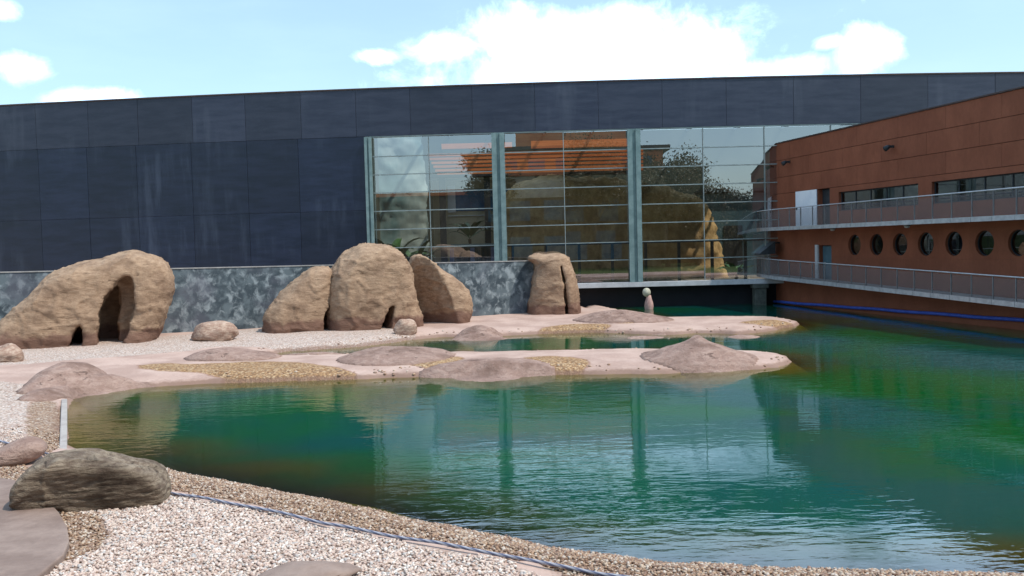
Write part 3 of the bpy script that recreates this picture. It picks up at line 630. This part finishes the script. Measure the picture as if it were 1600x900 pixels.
# rope
pts = [G(x, y, 0.3) for x, y in [(-60, 678), (0, 688), (40, 697), (78, 710), (130, 735), (200, 757), (268, 770), (400, 795), (600, 836), (800, 872), (950, 898), (1030, 915)]]
pts = [Vector((*p[:2], 0)) for p in chaikin([tuple(p) for p in pts], 3, False)]
for p in pts: p.z = height_at(p.x, p.y)+0.055+0.01*math.sin(p.x*5)
tag(MB().tube(pts, 0.022, 8).build('rope', M['rope'], None, True), 'thin blue and white rope lying along the gravel bank', 'rope')

# ------------------------------------------------------------------ dark slate building with glazed hall
def wy_(x): return 56+0.0017*(x-12)**2
def Wx(px, py=300):
    y = 57.0
    for _ in range(5): d = pxdir(px, py); x = d.x/d.y*y; y = wy_(x)
    return x
ZT, ZJ1, ZJ2, ZB = 14.05, 11.12, 6.5, 1.5
bld = empty('slate_building', (0, 56.4, 0), 'long dark slate clad building with a tall glazed hall behind the pool', 'building')
def wbox(x0, x1, z0, z1, y0, y1):   # box following the curved facade, y0..y1 behind its face
    return MB().hexa([(x0, wy_(x0)+y0, z0), (x1, wy_(x1)+y0, z0), (x1, wy_(x1)+y1, z0), (x0, wy_(x0)+y1, z0),
                      (x0, wy_(x0)+y0, z1), (x1, wy_(x1)+y0, z1), (x1, wy_(x1)+y1, z1), (x0, wy_(x0)+y1, z1)])
GX0 = Wx(573)
top_px = [-400, -310, -225, -140, -28, 55, 137, 215, 300, 383, 470, 556, 641, 738, 836, 935, 1035, 1135, 1240, 1345, 1450, 1555, 1660, 1770]
mid_px = [-400, -310, -225, -140, -28, 62, 138, 215, 301, 388, 468, 573]
gap = 0.008
def panel(x0, x1, z0, z1, mt='slate'):
    dy = random.uniform(-0.006, 0.006)
    o = wbox(x0+gap, x1-gap, z0+gap, z1-gap, dy, 0.07+dy).build('panel', M[mt], bld); bevel(o, 0.006)
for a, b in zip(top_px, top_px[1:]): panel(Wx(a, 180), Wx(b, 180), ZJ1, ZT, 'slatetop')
for a, b in zip(mid_px, mid_px[1:]):
    xa, xb = Wx(a), Wx(b) if b != 573 else GX0-0.05
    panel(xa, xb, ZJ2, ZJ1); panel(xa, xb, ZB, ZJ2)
xs_ = [Wx(p) for p in range(-400, 1800, 150)]
for a, b in zip(xs_, xs_[1:]): wbox(a, b, ZJ1+0.05, ZT-0.05, 0.075, 0.5).build('backing', M['slatetop'], bld)
xs_ = [Wx(-400), Wx(-200), Wx(0), Wx(200), Wx(400), GX0-0.1]
for a, b in zip(xs_, xs_[1:]): wbox(a, b, 0.0, ZJ1+0.05, 0.075, 0.5).build('backing', M['slatetop'], bld)
for a, b in zip(top_px, top_px[1:]): wbox(Wx(a, 180)+0.001, Wx(b, 180)-0.001, ZT+0.003, ZT+0.09, -0.05, 0.55).build('roof_edge', M['coping'], bld)
# glazing
GXE = Wx(1420)
zb = [1.6, 2.98, 4.1, 5.26, 6.42, 7.58, 8.72, 9.86, 11.06]
vx = [GX0]+[Wx(p) for p in (671, 780, 882, 991, 1100, 1196, 1300)]+[GXE]
for i, (a, b) in enumerate(zip(vx, vx[1:])):
    for z0, z1 in zip(zb, zb[1:]):
        t1, t2 = random.gauss(0, 0.0022), random.gauss(0, 0.0022)
        x0, x1, w0, w1 = a+0.03, b-0.03, z0+0.03, z1-0.03
        ya, yb = wy_(a)+0.16, wy_(b)+0.16; hw, hh = (x1-x0)/2, (w1-w0)/2
        q = [(x0, ya-hw*t1-hh*t2, w0), (x1, yb+hw*t1-hh*t2, w0), (x1, yb+hw*t1+hh*t2, w1), (x0, ya-hw*t1+hh*t2, w1)]
        mobj('glass_pane', q, [(0, 1, 2, 3)], M['glass'], bld)
    for z in zb[1:-1]: wbox(a+0.02, b-0.02, z-0.028, z+0.028, 0.06, 0.15).build('glazing_bar', M['alu'], bld)
    wbox(a, b, 11.06, 11.14, 0.03, 0.28).build('glazing_bar', M['alu'], bld)
    wbox(a, b, 1.30, 1.58, -0.55, 0.5).build('ledge', M['ledge'], bld)
    wbox(a, b, -1.0, 1.28, 0.35, 0.6).build('base_wall', M['backing'], bld)
for k, x in enumerate(vx):
    y = wy_(x)
    MB().box(x-0.02, x+0.02, y+0.05, y+0.18, 1.6, 11.06).build('mullion', M['alu'], bld)
    if k in (0, 2, 4):
        w = 0.40 if k else 0.22
        xo = x if k else x+0.2
        MB().box(xo-w, xo-w*0.25, y-0.32, y-0.10, 1.59, 11.05).build('column', M['fin'], bld)
        MB().box(xo+w*0.25, xo+w, y-0.32, y-0.10, 1.59, 11.05).build('column', M['fin'], bld)
        MB().box(xo-w*0.24, xo+w*0.24, y-0.20, y-0.12, 1.59, 11.05).build('column_web', M['fin'], bld)
        for z in zb[1:-1]: MB().box(xo-0.10, xo+0.10, y-0.098, y+0.05, z-0.07, z+0.07).build('bracket', M['darkframe'], bld)
# side and rear walls of the hall
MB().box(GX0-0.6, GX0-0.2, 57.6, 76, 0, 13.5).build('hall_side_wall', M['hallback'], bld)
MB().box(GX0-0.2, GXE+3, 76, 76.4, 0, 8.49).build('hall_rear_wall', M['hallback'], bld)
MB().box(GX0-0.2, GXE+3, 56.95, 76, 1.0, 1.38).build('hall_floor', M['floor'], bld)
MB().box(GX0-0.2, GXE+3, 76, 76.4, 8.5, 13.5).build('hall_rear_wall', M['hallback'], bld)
MB().box(1.0, 18.5, 57.2, 66.5, 13.62, 13.8).build('hall_roof', M['backing'], bld)  # unseen opaque roof piece added to shade the rock in the hall
MB().box(GXE+3, GXE+3.4, 56.95, 76, 0, 13.5).build('hall_side_wall', M['hallback'], bld)
for i in range(9): MB().box(GX0+i*4.0, GX0+i*4.0+0.12, 57.2, 76, 13.3, 13.6).build('roof_beam', M['alu'], bld)

# inside the hall
def hp(px, py, y): d = pxdir(px, py); t = y/d.y; return Vector((d.x*t, y, EYE+d.z*t))
rl = empty('gallery_railing', (8, 57.2, 1.38), 'dark square framed railing behind the lowest glass panes', 'railing')
x0r, x1r = hp(690, 390, 57.4).x, hp(1230, 390, 57.4).x
MB().box(x0r, x1r, 57.15, 57.25, 3.98, 4.10).build('top_rail', M['darkframe'], rl)
MB().box(x0r, x1r, 57.17, 57.23, 2.94, 3.0).build('lower_rail', M['darkframe'], rl)
for i in range(12):
    x = x0r+0.3+i*2.12
    if x < x1r: MB().box(x-0.09, x+0.09, 57.12, 57.28, 1.38, 3.98).build('post', M['darkframe'], rl)
pillow_rock('rock_wall', [(775, 445), (775, 320), (800, 290), (850, 275), (930, 280), (1000, 285), (1060, 300), (1096, 312), (1112, 345), (1122, 390), (1135, 440)], hp(950, 440, 66), Vector((1, 0, 0)), M['hallrock'],
            T=(2.6, 2.5), R=2.2, h=0.2, bottom=0.9, amp=0.3, label='huge ochre artificial rock inside the glazed hall', cat='rock', seed=21, strata=0.3)
pillow_rock('rock_wall', [(520, 445), (520, 200), (560, 185), (645, 178), (655, 215), (660, 260), (666, 330), (670, 440)], hp(620, 440, 65), Vector((1, 0.3, 0)), M['teal'],
            T=(1.2, 1.5), R=0.7, h=0.2, bottom=0.9, amp=0.22, label='tall pale teal painted rock wall inside the left end of the hall', cat='rock', seed=22, strata=0.2)
pv = empty('pavilion', hp(780, 440, 70), 'cream pavilion with orange timber eaves and blue window inside the hall', 'pavilion')  # built inside the hall in place of the orange house's reflection
def prect(x0, y0, x1, y1, y, th, name, mat, parent=pv):
    a, b = hp(x0, y1, y), hp(x1, y0, y); return MB().box(a.x, b.x, y, y+th, min(a.z, b.z), max(a.z, b.z)).build(name, mat, parent)
prect(680, 278, 850, 440, 70, 0.4, 'wall', M['cream'])
prect(712, 294, 815, 330, 69.9, 0.09, 'window', simple('blue_window', (0.03, 0.10, 0.22), (0.05, 0.16, 0.32), 0.7, 0.3, 0))
prect(700, 290, 711, 332, 69.88, 0.11, 'window_frame', M['white'])
prect(700, 334, 820, 338, 69.86, 0.13, 'window_sill', M['white'])
for i, yy in enumerate((236, 242, 248, 254, 260, 266)):
    prect(668+3*i, yy, 1005, yy+4.6, 69.0-0.12*i, 0.5, 'eaves_board', M['orange'])
prect(655, 269, 1000, 274, 68.2, 1.7, 'eaves_soffit', M['darkframe'])
prect(690, 222, 800, 233, 71, 0.4, 'roof_band', M['orange'])
prect(830, 216, 1000, 232, 71.2, 0.4, 'roof_band', M['orange'])
for px in (690, 760, 840, 920, 985): prect(px, 274, px+5, 440, 68.6, 0.3, 'post', M['darkframe'])
kb_ = empty('kiosk', hp(1160, 440, 68), 'dark teal flat roofed kiosk in the right end of the hall', 'kiosk')
prect(1108, 300, 1230, 440, 68, 3, 'wall', M['tealbox'], kb_); prect(1100, 292, 1236, 300, 67.6, 3.8, 'roof', M['darkframe'], kb_)
prect(1132, 352, 1160, 440, 67.95, 0.03, 'door', M['darkframe'], kb_)
bf = empty('glass_door', hp(738, 412, 58), 'blue framed double door behind the glass above the painted wall', 'door')
for px in (704, 736, 768): prect(px, 384, px+5, 440, 58.2, 0.1, 'frame', simple('blue_door_frame', (0.10, 0.13, 0.24), (0.14, 0.18, 0.3), 2, 0.5, 0), bf)
prect(704, 380, 773, 384, 58.2, 0.1, 'head', M['alu'], bf)
for px in (709, 741): prect(px+0.2, 384.5, px+26.8, 440, 58.24, 0.02, 'pane', M['winglass'], bf)

def leafy_plant(name, base, n, L, w, label, seed, up=0.9, stem=0.0):
    r = random.Random(seed); root = empty(name, base, label, 'plant')
    b0 = Vector(base)+Vector((0, 0, stem))
    if stem: MB().tube([Vector(base), Vector(base)+Vector((0.05, 0, stem*0.5)), b0], [0.16, 0.13, 0.11], 8).build('stem', M['bark'], root, True)
    for i in range(n):
        a = 6.283*i/n+r.uniform(-0.4, 0.4); l = L*r.uniform(0.7, 1.1); out_ = Vector((math.cos(a), math.sin(a), 0)); side = Vector((-out_.y, out_.x, 0)); vs = []; K = 9
        ang = r.uniform(0.75, 1.35)*up; p = b0.copy(); lw = w*r.uniform(0.8, 1.15)
        for k in range(K+1):
            t = k/K; wd = lw*math.sin(math.pi*min(1, t*0.93+0.07))**0.7*(0.12 if t < 0.12 else 1); el_ = ang-1.5*t*t
            vs += [p-side*wd+Vector((0, 0, wd*0.35)), p, p+side*wd+Vector((0, 0, wd*0.35))]; p = p+(out_*math.cos(el_)+Vector((0, 0, math.sin(el_))))*(l/K)
        fs = [(3*k+j, 3*k+j+1, 3*k+j+4, 3*k+j+3) for k in range(K) for j in (0, 1)]
        mobj('leaf', vs, fs, M['leaf'], root, True)
    return root
q = hp(612, 410, 60); leafy_plant('banana_plant', (q.x, 60, 1.38), 13, 3.6, 0.42, 'broad leaved green banana plant behind the left end of the glass', 5, 1.0, 0.9)
q = hp(648, 410, 60.5); leafy_plant('banana_plant', (q.x, 60.5, 1.38), 10, 3.2, 0.22, 'narrow leaved dark plant right of the banana plant inside the glass', 6, 0.95, 0.9)
q = hp(735, 410, 62); leafy_plant('palm', (q.x, 62, 1.38), 15, 2.4, 0.18, 'slender palm in front of the blue window inside the hall', 7, 0.8, 3.2)
q = hp(1150, 410, 61); leafy_plant('shrub', (q.x, 61, 1.38), 18, 1.7, 0.2, 'low green shrub in front of the kiosk inside the hall', 8, 0.9, 0.2)

# ------------------------------------------------------------------ brick building with walkways
K0 = Vector((16.5, 57.0, 0)); ku = Vector((4.6, -20.0, 0)).normalized(); kn_ = Vector((ku.y, -ku.x, 0)).normalized()
if kn_.x > 0: kn_ = -kn_
def BU(px, py=380, off=0.0):
    q = plane_hit(px, py, K0+kn_*off, kn_)-K0; return q.dot(ku), q.z
brick = empty('brick_building', K0+ku*12, 'curved terracotta brick building with two walkways and porthole windows on the right', 'building')
def bp(u, off, z): p = K0+ku*u+kn_*off; return Vector((p.x, p.y, z))
def bbox(u0, u1, o0, o1, z0, z1, name, mat, parent=brick):
    return MB().obox(bp(u0, o0, z0), ku*(u1-u0), kn_*(o1-o0), (0, 0, z1-z0)).build(name, mat, parent)
UE = 29.0; BT = 9.95
Z = dict(w0=5.5, w1=6.54, pc=3.62, d0=4.80, d1=6.84, l0=1.55, l1=3.62)
du0, du1 = BU(1279)[0], BU(1297)[0]; lu0, lu1 = BU(1280)[0], BU(1299)[0]
w1a, w1b = BU(1311)[0], BU(1435)[0]; w2a = BU(1456)[0]; w2b = UE-1.2
ports = [BU(p, 381)[0] for p in (1335, 1371, 1409, 1450, 1495, 1542, 1591)]
stp = (ports[-1]-ports[0])/6; ports = [ports[0]+stp*i for i in range(10) if ports[0]+stp*i < UE-1]
PR = 0.56
def wp(u0, u1, z0, z1, g0=0.0, g1=0.0): bbox(u0+g0, u1-g0, -0.3, 0.0, z0+g1, z1-g1, 'panel', M['terra'])
# top bands (three courses of large panels, tiny joints)
zt = [6.84, 7.85, 8.9, BT]
for k, (z0, z1) in enumerate(zip(zt, zt[1:])):
    us = [0]+[3.4*i+(1.1 if k % 2 else 2.4) for i in range(8)]+[UE]; us = [u for u in us if u <= UE]
    for a, b in zip(us, us[1:]): wp(a, b, z0, z1, 0.006, 0.012)
# storey with upper windows and door
for a, b in ((0, du0), (du1, w1a), (w1b, w2a), (w2b, UE)): wp(a, b, 4.66, 6.84-0.012)
for a, b in ((w1a, w1b), (w2a, w2b)): wp(a, b, Z['w1'], 6.84-0.012); wp(a, b, 4.66, Z['w0'])
# porthole storey: door then square panels with round openings
wp(0, lu0, 1.35, 4.66); wp(lu0, lu1, Z['l1'], 4.66); wp(lu0, lu1, 1.35, Z['l0']-0.02); pz0, pz1 = Z['pc']-0.7, Z['pc']+0.7
edges = [lu1]+[(a+b)/2 for a, b in zip(ports, ports[1:])]+[UE]
wp(lu1, UE, 1.35, pz0, 0, 0.004); wp(lu1, UE, pz1, 4.66, 0, 0.004)
def port_panel(u0, u1, uc):
    N = 32; m = MB(); vs = []
    for off in (0.0, -0.3):
        for k in range(N):
            a = 2*math.pi*k/N; vs.append(bp(uc+PR*math.cos(a), off, Z['pc']+PR*math.sin(a)))
        for k in range(N):
            a = 2*math.pi*k/N; c, s = math.cos(a), math.sin(a)
            tu = ((u1-uc) if c > 0 else (uc-u0))/max(abs(c), 1e-6); tz = 0.7/max(abs(s), 1e-6); t = min(tu, tz); vs.append(bp(uc+c*t, off, Z['pc']+s*t))
    fs = []
    for k in range(N):
        j = (k+1) % N
        fs += [(k, j, N+j, N+k), (2*N+k, 3*N+k, 3*N+j, 2*N+j), (k, 2*N+k, 2*N+j, j), (N+k, N+j, 3*N+j, 3*N+k)]
    # square corners
    m.add(vs, fs); o = m.build('panel', M['terra'], brick)
    bm = bmesh.new(); bm.from_mesh(o.data)
    ol = bm.verts; bm.verts.ensure_lookup_table()
    for off, base in ((0.0, N), (-0.3, 3*N)):
        for cu in (u0, u1):
            for cz in (pz0, pz1):
                cpt = bp(cu, off, cz); vv = sorted([bm.verts[base+k] for k in range(N)], key=lambda v: (v.co-cpt).length)[0]; vv.co = cpt
    bmesh.ops.recalc_face_normals(bm, faces=bm.faces); bm.to_mesh(o.data); bm.free()
def ring(uc, zc, r0, r1, o0, o1, name, mat, parent):
    N = 32; vs = []
    for r, o in ((r0, o0), (r1, o0), (r1, o1), (r0, o1)):
        vs += [bp(uc+r*math.cos(2*math.pi*k/N), o, zc+r*math.sin(2*math.pi*k/N)) for k in range(N)]
    fs = [(a*N+k, a*N+(k+1) % N, ((a+1) % 4)*N+(k+1) % N, ((a+1) % 4)*N+k) for a in range(4) for k in range(N)]
    return mobj(name, vs, fs, mat, parent)
for uc, a, b in zip(ports, edges, edges[1:]):
    port_panel(a, b, uc)
    N = 32
    pw_ = mobj('porthole_window', [bp(uc+PR*1.02*math.cos(2*math.pi*k/N), -0.17, Z['pc']+PR*1.02*math.sin(2*math.pi*k/N)) for k in range(N)], [tuple(range(N))], M['winglass'], brick)
    ring(uc, Z['pc'], PR-0.03, PR+0.012, -0.20, -0.13, 'frame', M['darkframe'], pw_)
# plinth down into the water and the dark room behind the windows
wp(0, UE, -1.0, 1.35, 0, 0.01)
bbox(0.3, UE-0.2, -3.2, -3.0, -1, BT-0.3, 'inner_wall', M['floor'])
bbox(0.3, UE-0.2, -3.0, -0.31, 4.45, 4.6, 'inner_floor', M['floor']); bbox(0.3, UE-0.2, -3.0, -0.31, 1.35, 1.5, 'inner_floor', M['floor'])
bbox(0.3, UE-0.2, -3.0, -0.31, 7.0, 7.1, 'inner_ceiling', M['floor'])
bbox(-0.02, UE, -9.0, -0.32, BT-0.35, BT-0.2, 'roof', M['coping'])
bbox(-0.05, UE, -0.36, 0.05, BT+0.003, BT+0.07, 'coping', M['coping'])
e0 = K0-ku*0.0
MB().obox(bp(-0.42, -0.32, -1), ku*0.40, kn_*0.30, (0, 0, BT-0.45)).build('corner_pier', M['concrete'], brick)
MB().obox(bp(-0.02, -9, -1), ku*0.3, kn_*8.6, (0, 0, BT+0.6)).build('end_wall', M['terra'], brick)
MB().obox(bp(UE-0.3, -9, -1), ku*0.3, kn_*8.69, (0, 0, BT+0.6)).build('end_wall', M['terra'], brick)
# windows
def window(u0, u1, z0, z1, nb):
    w = bbox(u0+0.05, u1-0.05, -0.20, -0.185, z0+0.05, z1-0.05, 'window', M['winglass'])
    for a in ((u0, u1, z0, z0+0.06), (u0, u1, z1-0.06, z1)): bbox(a[0]+0.003, a[1]-0.003, -0.24, -0.15, a[2], a[3], 'frame', M['darkframe'], w)
    for i in range(nb+1):
        u = u0+0.033+(u1-u0-0.066)*i/nb; bbox(u-0.03, u+0.03, -0.235, -0.155, z0+0.061, z1-0.061, 'frame', M['darkframe'], w)
window(w1a, w1b, Z['w0'], Z['w1'], 5); window(w2a, w2b, Z['w0'], Z['w1'], 8)
bbox(BU(1352)[0], BU(1358)[0], -1.2, -1.1, 4.65, 6.9, 'blind', M['white'])
# upper door: dark doorway, white leaf swung open against the wall
bbox(du0+0.02, du1-0.02, -0.29, -0.27, 4.66, Z['d1']-0.02, 'doorway', M['darkframe'])
bbox(du0+0.9, du1-0.06, -0.262, -0.24, 4.68, Z['d1']-0.1, 'inner_leaf', M['alu'])
ul = BU(1246)[0]
dl = bbox(ul, du0-0.03, 0.05, 0.10, 4.80, Z['d1'], 'door', M['white'])
bbox(ul+0.12, ul+0.2, 0.102, 0.16, 5.75, 5.9, 'handle', M['darkframe'], dl)
dr = bbox(lu0+0.05, lu1-0.03, -0.26, -0.2, Z['l0'], Z['l1']-0.04, 'door', M['tealbox'])
bbox(lu0-0.02-0.28, lu0-0.02, 0.004, 0.10, Z['l0'], Z['l1']+0.03, 'door_leaf', M['ledge'])
bbox(lu0+0.3, lu0+0.36, -0.19, -0.13, 2.5, 2.65, 'handle', M['steel'], dr)
# spot lamps
def lamp(px, py, label):
    u, z = BU(px, py); r = empty('wall_lamp', bp(u, 0.0, z), label, 'lamp', None)
    MB().obox(bp(u-0.06, 0.004, z-0.06), ku*0.12, kn_*0.16, (0, 0, 0.12)).build('bracket', M['darkframe'], r)
    c = bp(u, 0.22, z-0.02); MB().tube([c+kn_*-0.02+Vector((0, 0, 0.05)), c+kn_*0.08+Vector((0, 0, 0)), c+kn_*0.26+Vector((0, 0, -0.10))], [0.06, 0.11, 0.14], 12).build('lamp_head', M['darkframe'], r, True)
lamp(1234, 253, 'small dark spot lamp high on the brick wall near its left corner')
lamp(1396, 229, 'small dark spot lamp high on the brick wall above the first long window')
def bulkhead(u, label):
    r = empty('ceiling_lamp', bp(u, 0.6, 4.56), label, 'lamp')
    MB().tube([bp(u, 0.6, 4.57), bp(u, 0.6, 4.50)], 0.16, 14).build('housing', M['post'], r); MB().tube([bp(u, 0.6, 4.498), bp(u, 0.6, 4.44), bp(u, 0.6, 4.41)], [0.13, 0.12, 0.06], 14).build('lens', M['ledge'], r, True)
bulkhead(BU(1452)[0]-0.8, 'round lamp under the upper walkway above the fourth porthole')
bulkhead(BU(1330)[0]-0.8, 'round lamp under the upper walkway left of the first porthole')

# walkways
def walkway(name, label, ua, ub, zfun, rail_h, width, npan, curl):
    root = empty(name, bp((ua+ub)/2, width/2, zfun((ua+ub)/2)), label, 'walkway')
    n = npan; us = [ua+(ub-ua)*i/n for i in range(n+1)]
    def outp(u): return width*(1-0.45*max(0, 1-(u-ua)/curl)**2)
    for a, b in zip(us, us[1:]):
        za, zb_ = zfun(a), zfun(b)
        MB().hexa([bp(a, 0.01, za-0.13), bp(b, 0.01, zb_-0.13), bp(b, outp(b), zb_-0.13), bp(a, outp(a), za-0.13), bp(a, 0.01, za), bp(b, 0.01, zb_), bp(b, outp(b), zb_), bp(a, outp(a), za)][::1]).build('deck', M['concrete'], root)
        m = MB().hexa([bp(a+0.012, outp(a)+0.003, za-0.17), bp(b-0.012, outp(b)+0.003, zb_-0.17), bp(b-0.012, outp(b)+0.06, zb_-0.17), bp(a+0.012, outp(a)+0.06, za-0.17),
                       bp(a+0.012, outp(a)+0.003, za+0.04), bp(b-0.012, outp(b)+0.003, zb_+0.04), bp(b-0.012, outp(b)+0.06, zb_+0.04), bp(a+0.012, outp(a)+0.06, za+0.04)])
        m.build('edge_plate', M['steel'], root)
        MB().hexa([bp(a+0.03, outp(a)-0.03, za+0.06), bp(b-0.03, outp(b)-0.03, zb_+0.06), bp(b-0.03, outp(b)-0.02, zb_+0.06), bp(a+0.03, outp(a)-0.02, za+0.06),
                   bp(a+0.03, outp(a)-0.03, za+rail_h-0.08), bp(b-0.03, outp(b)-0.03, zb_+rail_h-0.08), bp(b-0.03, outp(b)-0.02, zb_+rail_h-0.08), bp(a+0.03, outp(a)-0.02, za+rail_h-0.08)]).build('mesh_panel', M['mesh'], root)
    for u in us:
        MB().obox(bp(u-0.02, outp(u)-0.045, zfun(u)+0.001), ku*0.04, kn_*0.045, (0, 0, rail_h-0.04)).build('post', M['post'], root)
    MB().tube([bp(u, outp(u)-0.02, zfun(u)+rail_h) for u in us], 0.032, 8).build('handrail', M['steel'], root, True)
    # end return
    MB().tube([bp(ua, outp(ua)-0.02, zfun(ua)+rail_h), bp(ua, 0.05, zfun(ua)+rail_h)], 0.032, 8).build('handrail', M['steel'], root, True)
    MB().hexa([bp(ua, 0.03, zfun(ua)+0.06), bp(ua+0.01, 0.03, zfun(ua)+0.06), bp(ua+0.01, outp(ua)-0.05, zfun(ua)+0.06), bp(ua, outp(ua)-0.05, zfun(ua)+0.06),
               bp(ua, 0.03, zfun(ua)+rail_h-0.08), bp(ua+0.01, 0.03, zfun(ua)+rail_h-0.08), bp(ua+0.01, outp(ua)-0.05, zfun(ua)+rail_h-0.08), bp(ua, outp(ua)-0.05, zfun(ua)+rail_h-0.08)]).build('mesh_panel', M['mesh'], root)
    return root
walkway('upper_walkway', 'upper walkway with pale handrail and mesh panels below the long windows', -0.3, UE, lambda u: 4.72, 1.1, 1.35, 24, 4.0)
walkway('lower_walkway', 'lower walkway with pale handrail and mesh panels sloping down below the portholes', -0.4, UE, lambda u: 1.86-0.028*u, 1.02, 1.35, 24, 4.0)
# pipe, pillar, hood
pp = [bp(u, 0.12, 0.10+0.016*u+0.012*math.sin(u*1.3)) for u in np.linspace(-0.2, UE, 60)]
tag(MB().tube(pp, 0.085, 10).build('pipe', M['bluepipe'], None, True), 'blue plastic pipe running along the brick wall just above the water', 'pipe')
pl = empty('concrete_pillar', (15.35, 55.6, -2), 'stained concrete pillar standing in the water under the walkway corner', 'pillar')
bevel(MB().box(15.0, 15.72, 55.25, 55.95, -2.4, 1.05).build('shaft', M['wetconcrete'], pl), 0.04); MB().box(14.9, 15.82, 55.15, 56.05, 1.053, 1.28).build('cap', M['wetconcrete'], pl)
hd = empty('awning', (15.6, 55.7, 3.2), 'dark sloping hood on the corner between the two walkways', 'awning')
ha, hb = hp(1183, 396, 55.8), hp(1207, 377, 55.8)
MB().add([(ha.x, 55.2, ha.z), (ha.x, 56.3, ha.z), (hb.x, 56.3, hb.z), (hb.x, 55.2, hb.z), (ha.x, 55.2, ha.z-0.09), (ha.x, 56.3, ha.z-0.09), (hb.x, 56.3, ha.z-0.02), (hb.x, 55.2, ha.z-0.02)],
         [(0, 3, 2, 1), (4, 5, 6, 7), (0, 1, 5, 4), (1, 2, 6, 5), (2, 3, 7, 6), (3, 0, 4, 7)]).build('hood', M['darkframe'], hd)
MB().tube([(hb.x-0.05, 55.7, hb.z-0.1), (hb.x+0.65, 56.0, hb.z-0.1)], 0.05, 8).build('arm', M['darkframe'], hd)

# round-headed post in the water
q = G(1012, 483, 0)
rp = empty('water_post', (q.x, q.y, -1.5), 'pinkish tapered post with a pale round head standing in the water', 'post')
def lathe(c, prof, n=24):
    vs = [(c.x+r*math.cos(2*math.pi*k/n), c.y+r*math.sin(2*math.pi*k/n), z) for r, z in prof for k in range(n)]
    fs = [(i*n+k, i*n+(k+1) % n, (i+1)*n+(k+1) % n, (i+1)*n+k) for i in range(len(prof)-1) for k in range(n)]; fs += [tuple(range(n))[::-1], tuple((len(prof)-1)*n+k for k in range(n))]
    return vs, fs
v, f = lathe(Vector((q.x+0.08, q.y, 0)), [(0.14, -1.5), (0.17, -0.6), (0.25, 0.0), (0.28, 0.18), (0.25, 0.4), (0.17, 0.65), (0.13, 0.85)]); mobj('shaft', v, f, M['pinkpost'], rp, True)
v, f = lathe(Vector((q.x-0.05, q.y, 0)), [(0.25*math.sin(a), 1.02-0.27*math.cos(a)) for a in np.linspace(0.05, 3.09, 14)]); mobj('round_head', v, f, M['ball'], rp, True)

# ------------------------------------------------------------------ behind the camera: what the glass reflects
rb = empty('terracotta_house', (4, -18, 0.35), 'terracotta building across the pool seen only as a reflection in the glass', 'building')
MB().box(-12, 20, -28, -18, 11.3, 14.0).build('wall', M['cream'], rb); MB().box(-12, 20, -28.1, -17.98, 0, 11.28).build('wall', M['brownwall'], rb); MB().box(-42, -12.02, -27, -17, 0, 11.5).build('wing', M['brownwall'], rb); MB().box(20.02, 60, -36, -28.2, 0, 8.6).build('wing', M['brownwall'], rb); MB().box(-43, -12.02, -28, -16.4, 11.53, 12.0).build('wing_roof', M['orange'], rb); MB().box(-13, 21, -29, -17.4, 14.05, 17.4).build('upper_storey', M['orange'], rb)  # side blocks added beside the house to screen bright sky from the glass
MB().box(-14, 22, -30, -16.6, 17.45, 17.9).build('roof', M['coping'], rb); MB().box(-4, 17, -28, -19, 17.95, 20.5).build('attic', M['orange'], rb)
for i in range(8): MB().box(-11+i*4, -8.6+i*4, -17.35, -17.3, 14.8, 16.6).build('window', M['tealbox'], rb)
for k in (2.0, 7.5):
    for i in range(6): MB().box(-10.5+i*5, -7.5+i*5, -17.95, -17.9, k, k+3.4).build('window', M['tealbox'], rb)
def tree(x, y, hgt, rad, label, seed):
    r = np.random.default_rng(seed); rt = empty('leafy_tree', (x, y, 0.3), label, 'tree', 'trees behind the viewer')
    m = MB().tube([(x, y, 0.1), (x+0.2, y, hgt*0.3), (x-0.1, y+0.2, hgt*0.6), (x, y, hgt*0.85)], [0.45, 0.33, 0.2, 0.06], 8)
    cs = []
    for i in range(26):
        a, b = r.uniform(0, 6.28), r.uniform(-0.6, 1); rr = rad*r.uniform(0.35, 0.95); c = np.array([x+rr*math.cos(a)*math.cos(b), y+rr*math.sin(a)*math.cos(b), hgt*0.64+rr*1.1*math.sin(b)]); cs.append(c)
        if i % 3 == 0: m.tube([(x, y, hgt*(0.3+0.3*r.random())), tuple(c)], [0.12, 0.03], 5)
    m.build('trunk', M['bark'], rt, True)
    n = 15000; C = np.array(cs)[r.integers(0, 26, n)]+r.normal(0, rad*0.17, (n, 3)); d1 = r.normal(0, 1, (n, 3)); d1 /= np.linalg.norm(d1, axis=1)[:, None]; d2 = np.cross(d1, r.normal(0, 1, (n, 3))); d2 /= np.linalg.norm(d2, axis=1)[:, None]
    s = r.uniform(0.11, 0.22, (n, 1)); V = np.stack([C-d1*s, C+d2*s*0.6, C+d1*s, C-d2*s*0.6], 1).reshape(-1, 3)
    mobj('crown', V, np.arange(n*4).reshape(-1, 4), M['treeleaf'], rt)
tree(20, -12, 17.5, 6, 'broad leafy tree reflected in the right half of the glass', 1)
tree(9, -12, 20, 6, 'tall leafy tree reflected in the middle of the glass', 2)
tree(-9, -14, 21, 4.5, 'tall leafy tree reflected in the left half of the glass', 3)
tree(36, -26, 11, 5, 'low leafy tree reflected beside the brick corner', 4)
tree(29, -20, 12, 5, 'round leafy tree reflected left of the brick corner', 5)  # added to keep bright sky out of the lower panes
tree(25, -16, 16, 5.5, 'dense leafy tree reflected between the middle and right trees', 7)
tree(44, -24, 12, 5.5, 'leafy tree farthest right in the row behind the viewer', 6)  # likewise added to cover sky in the reflection
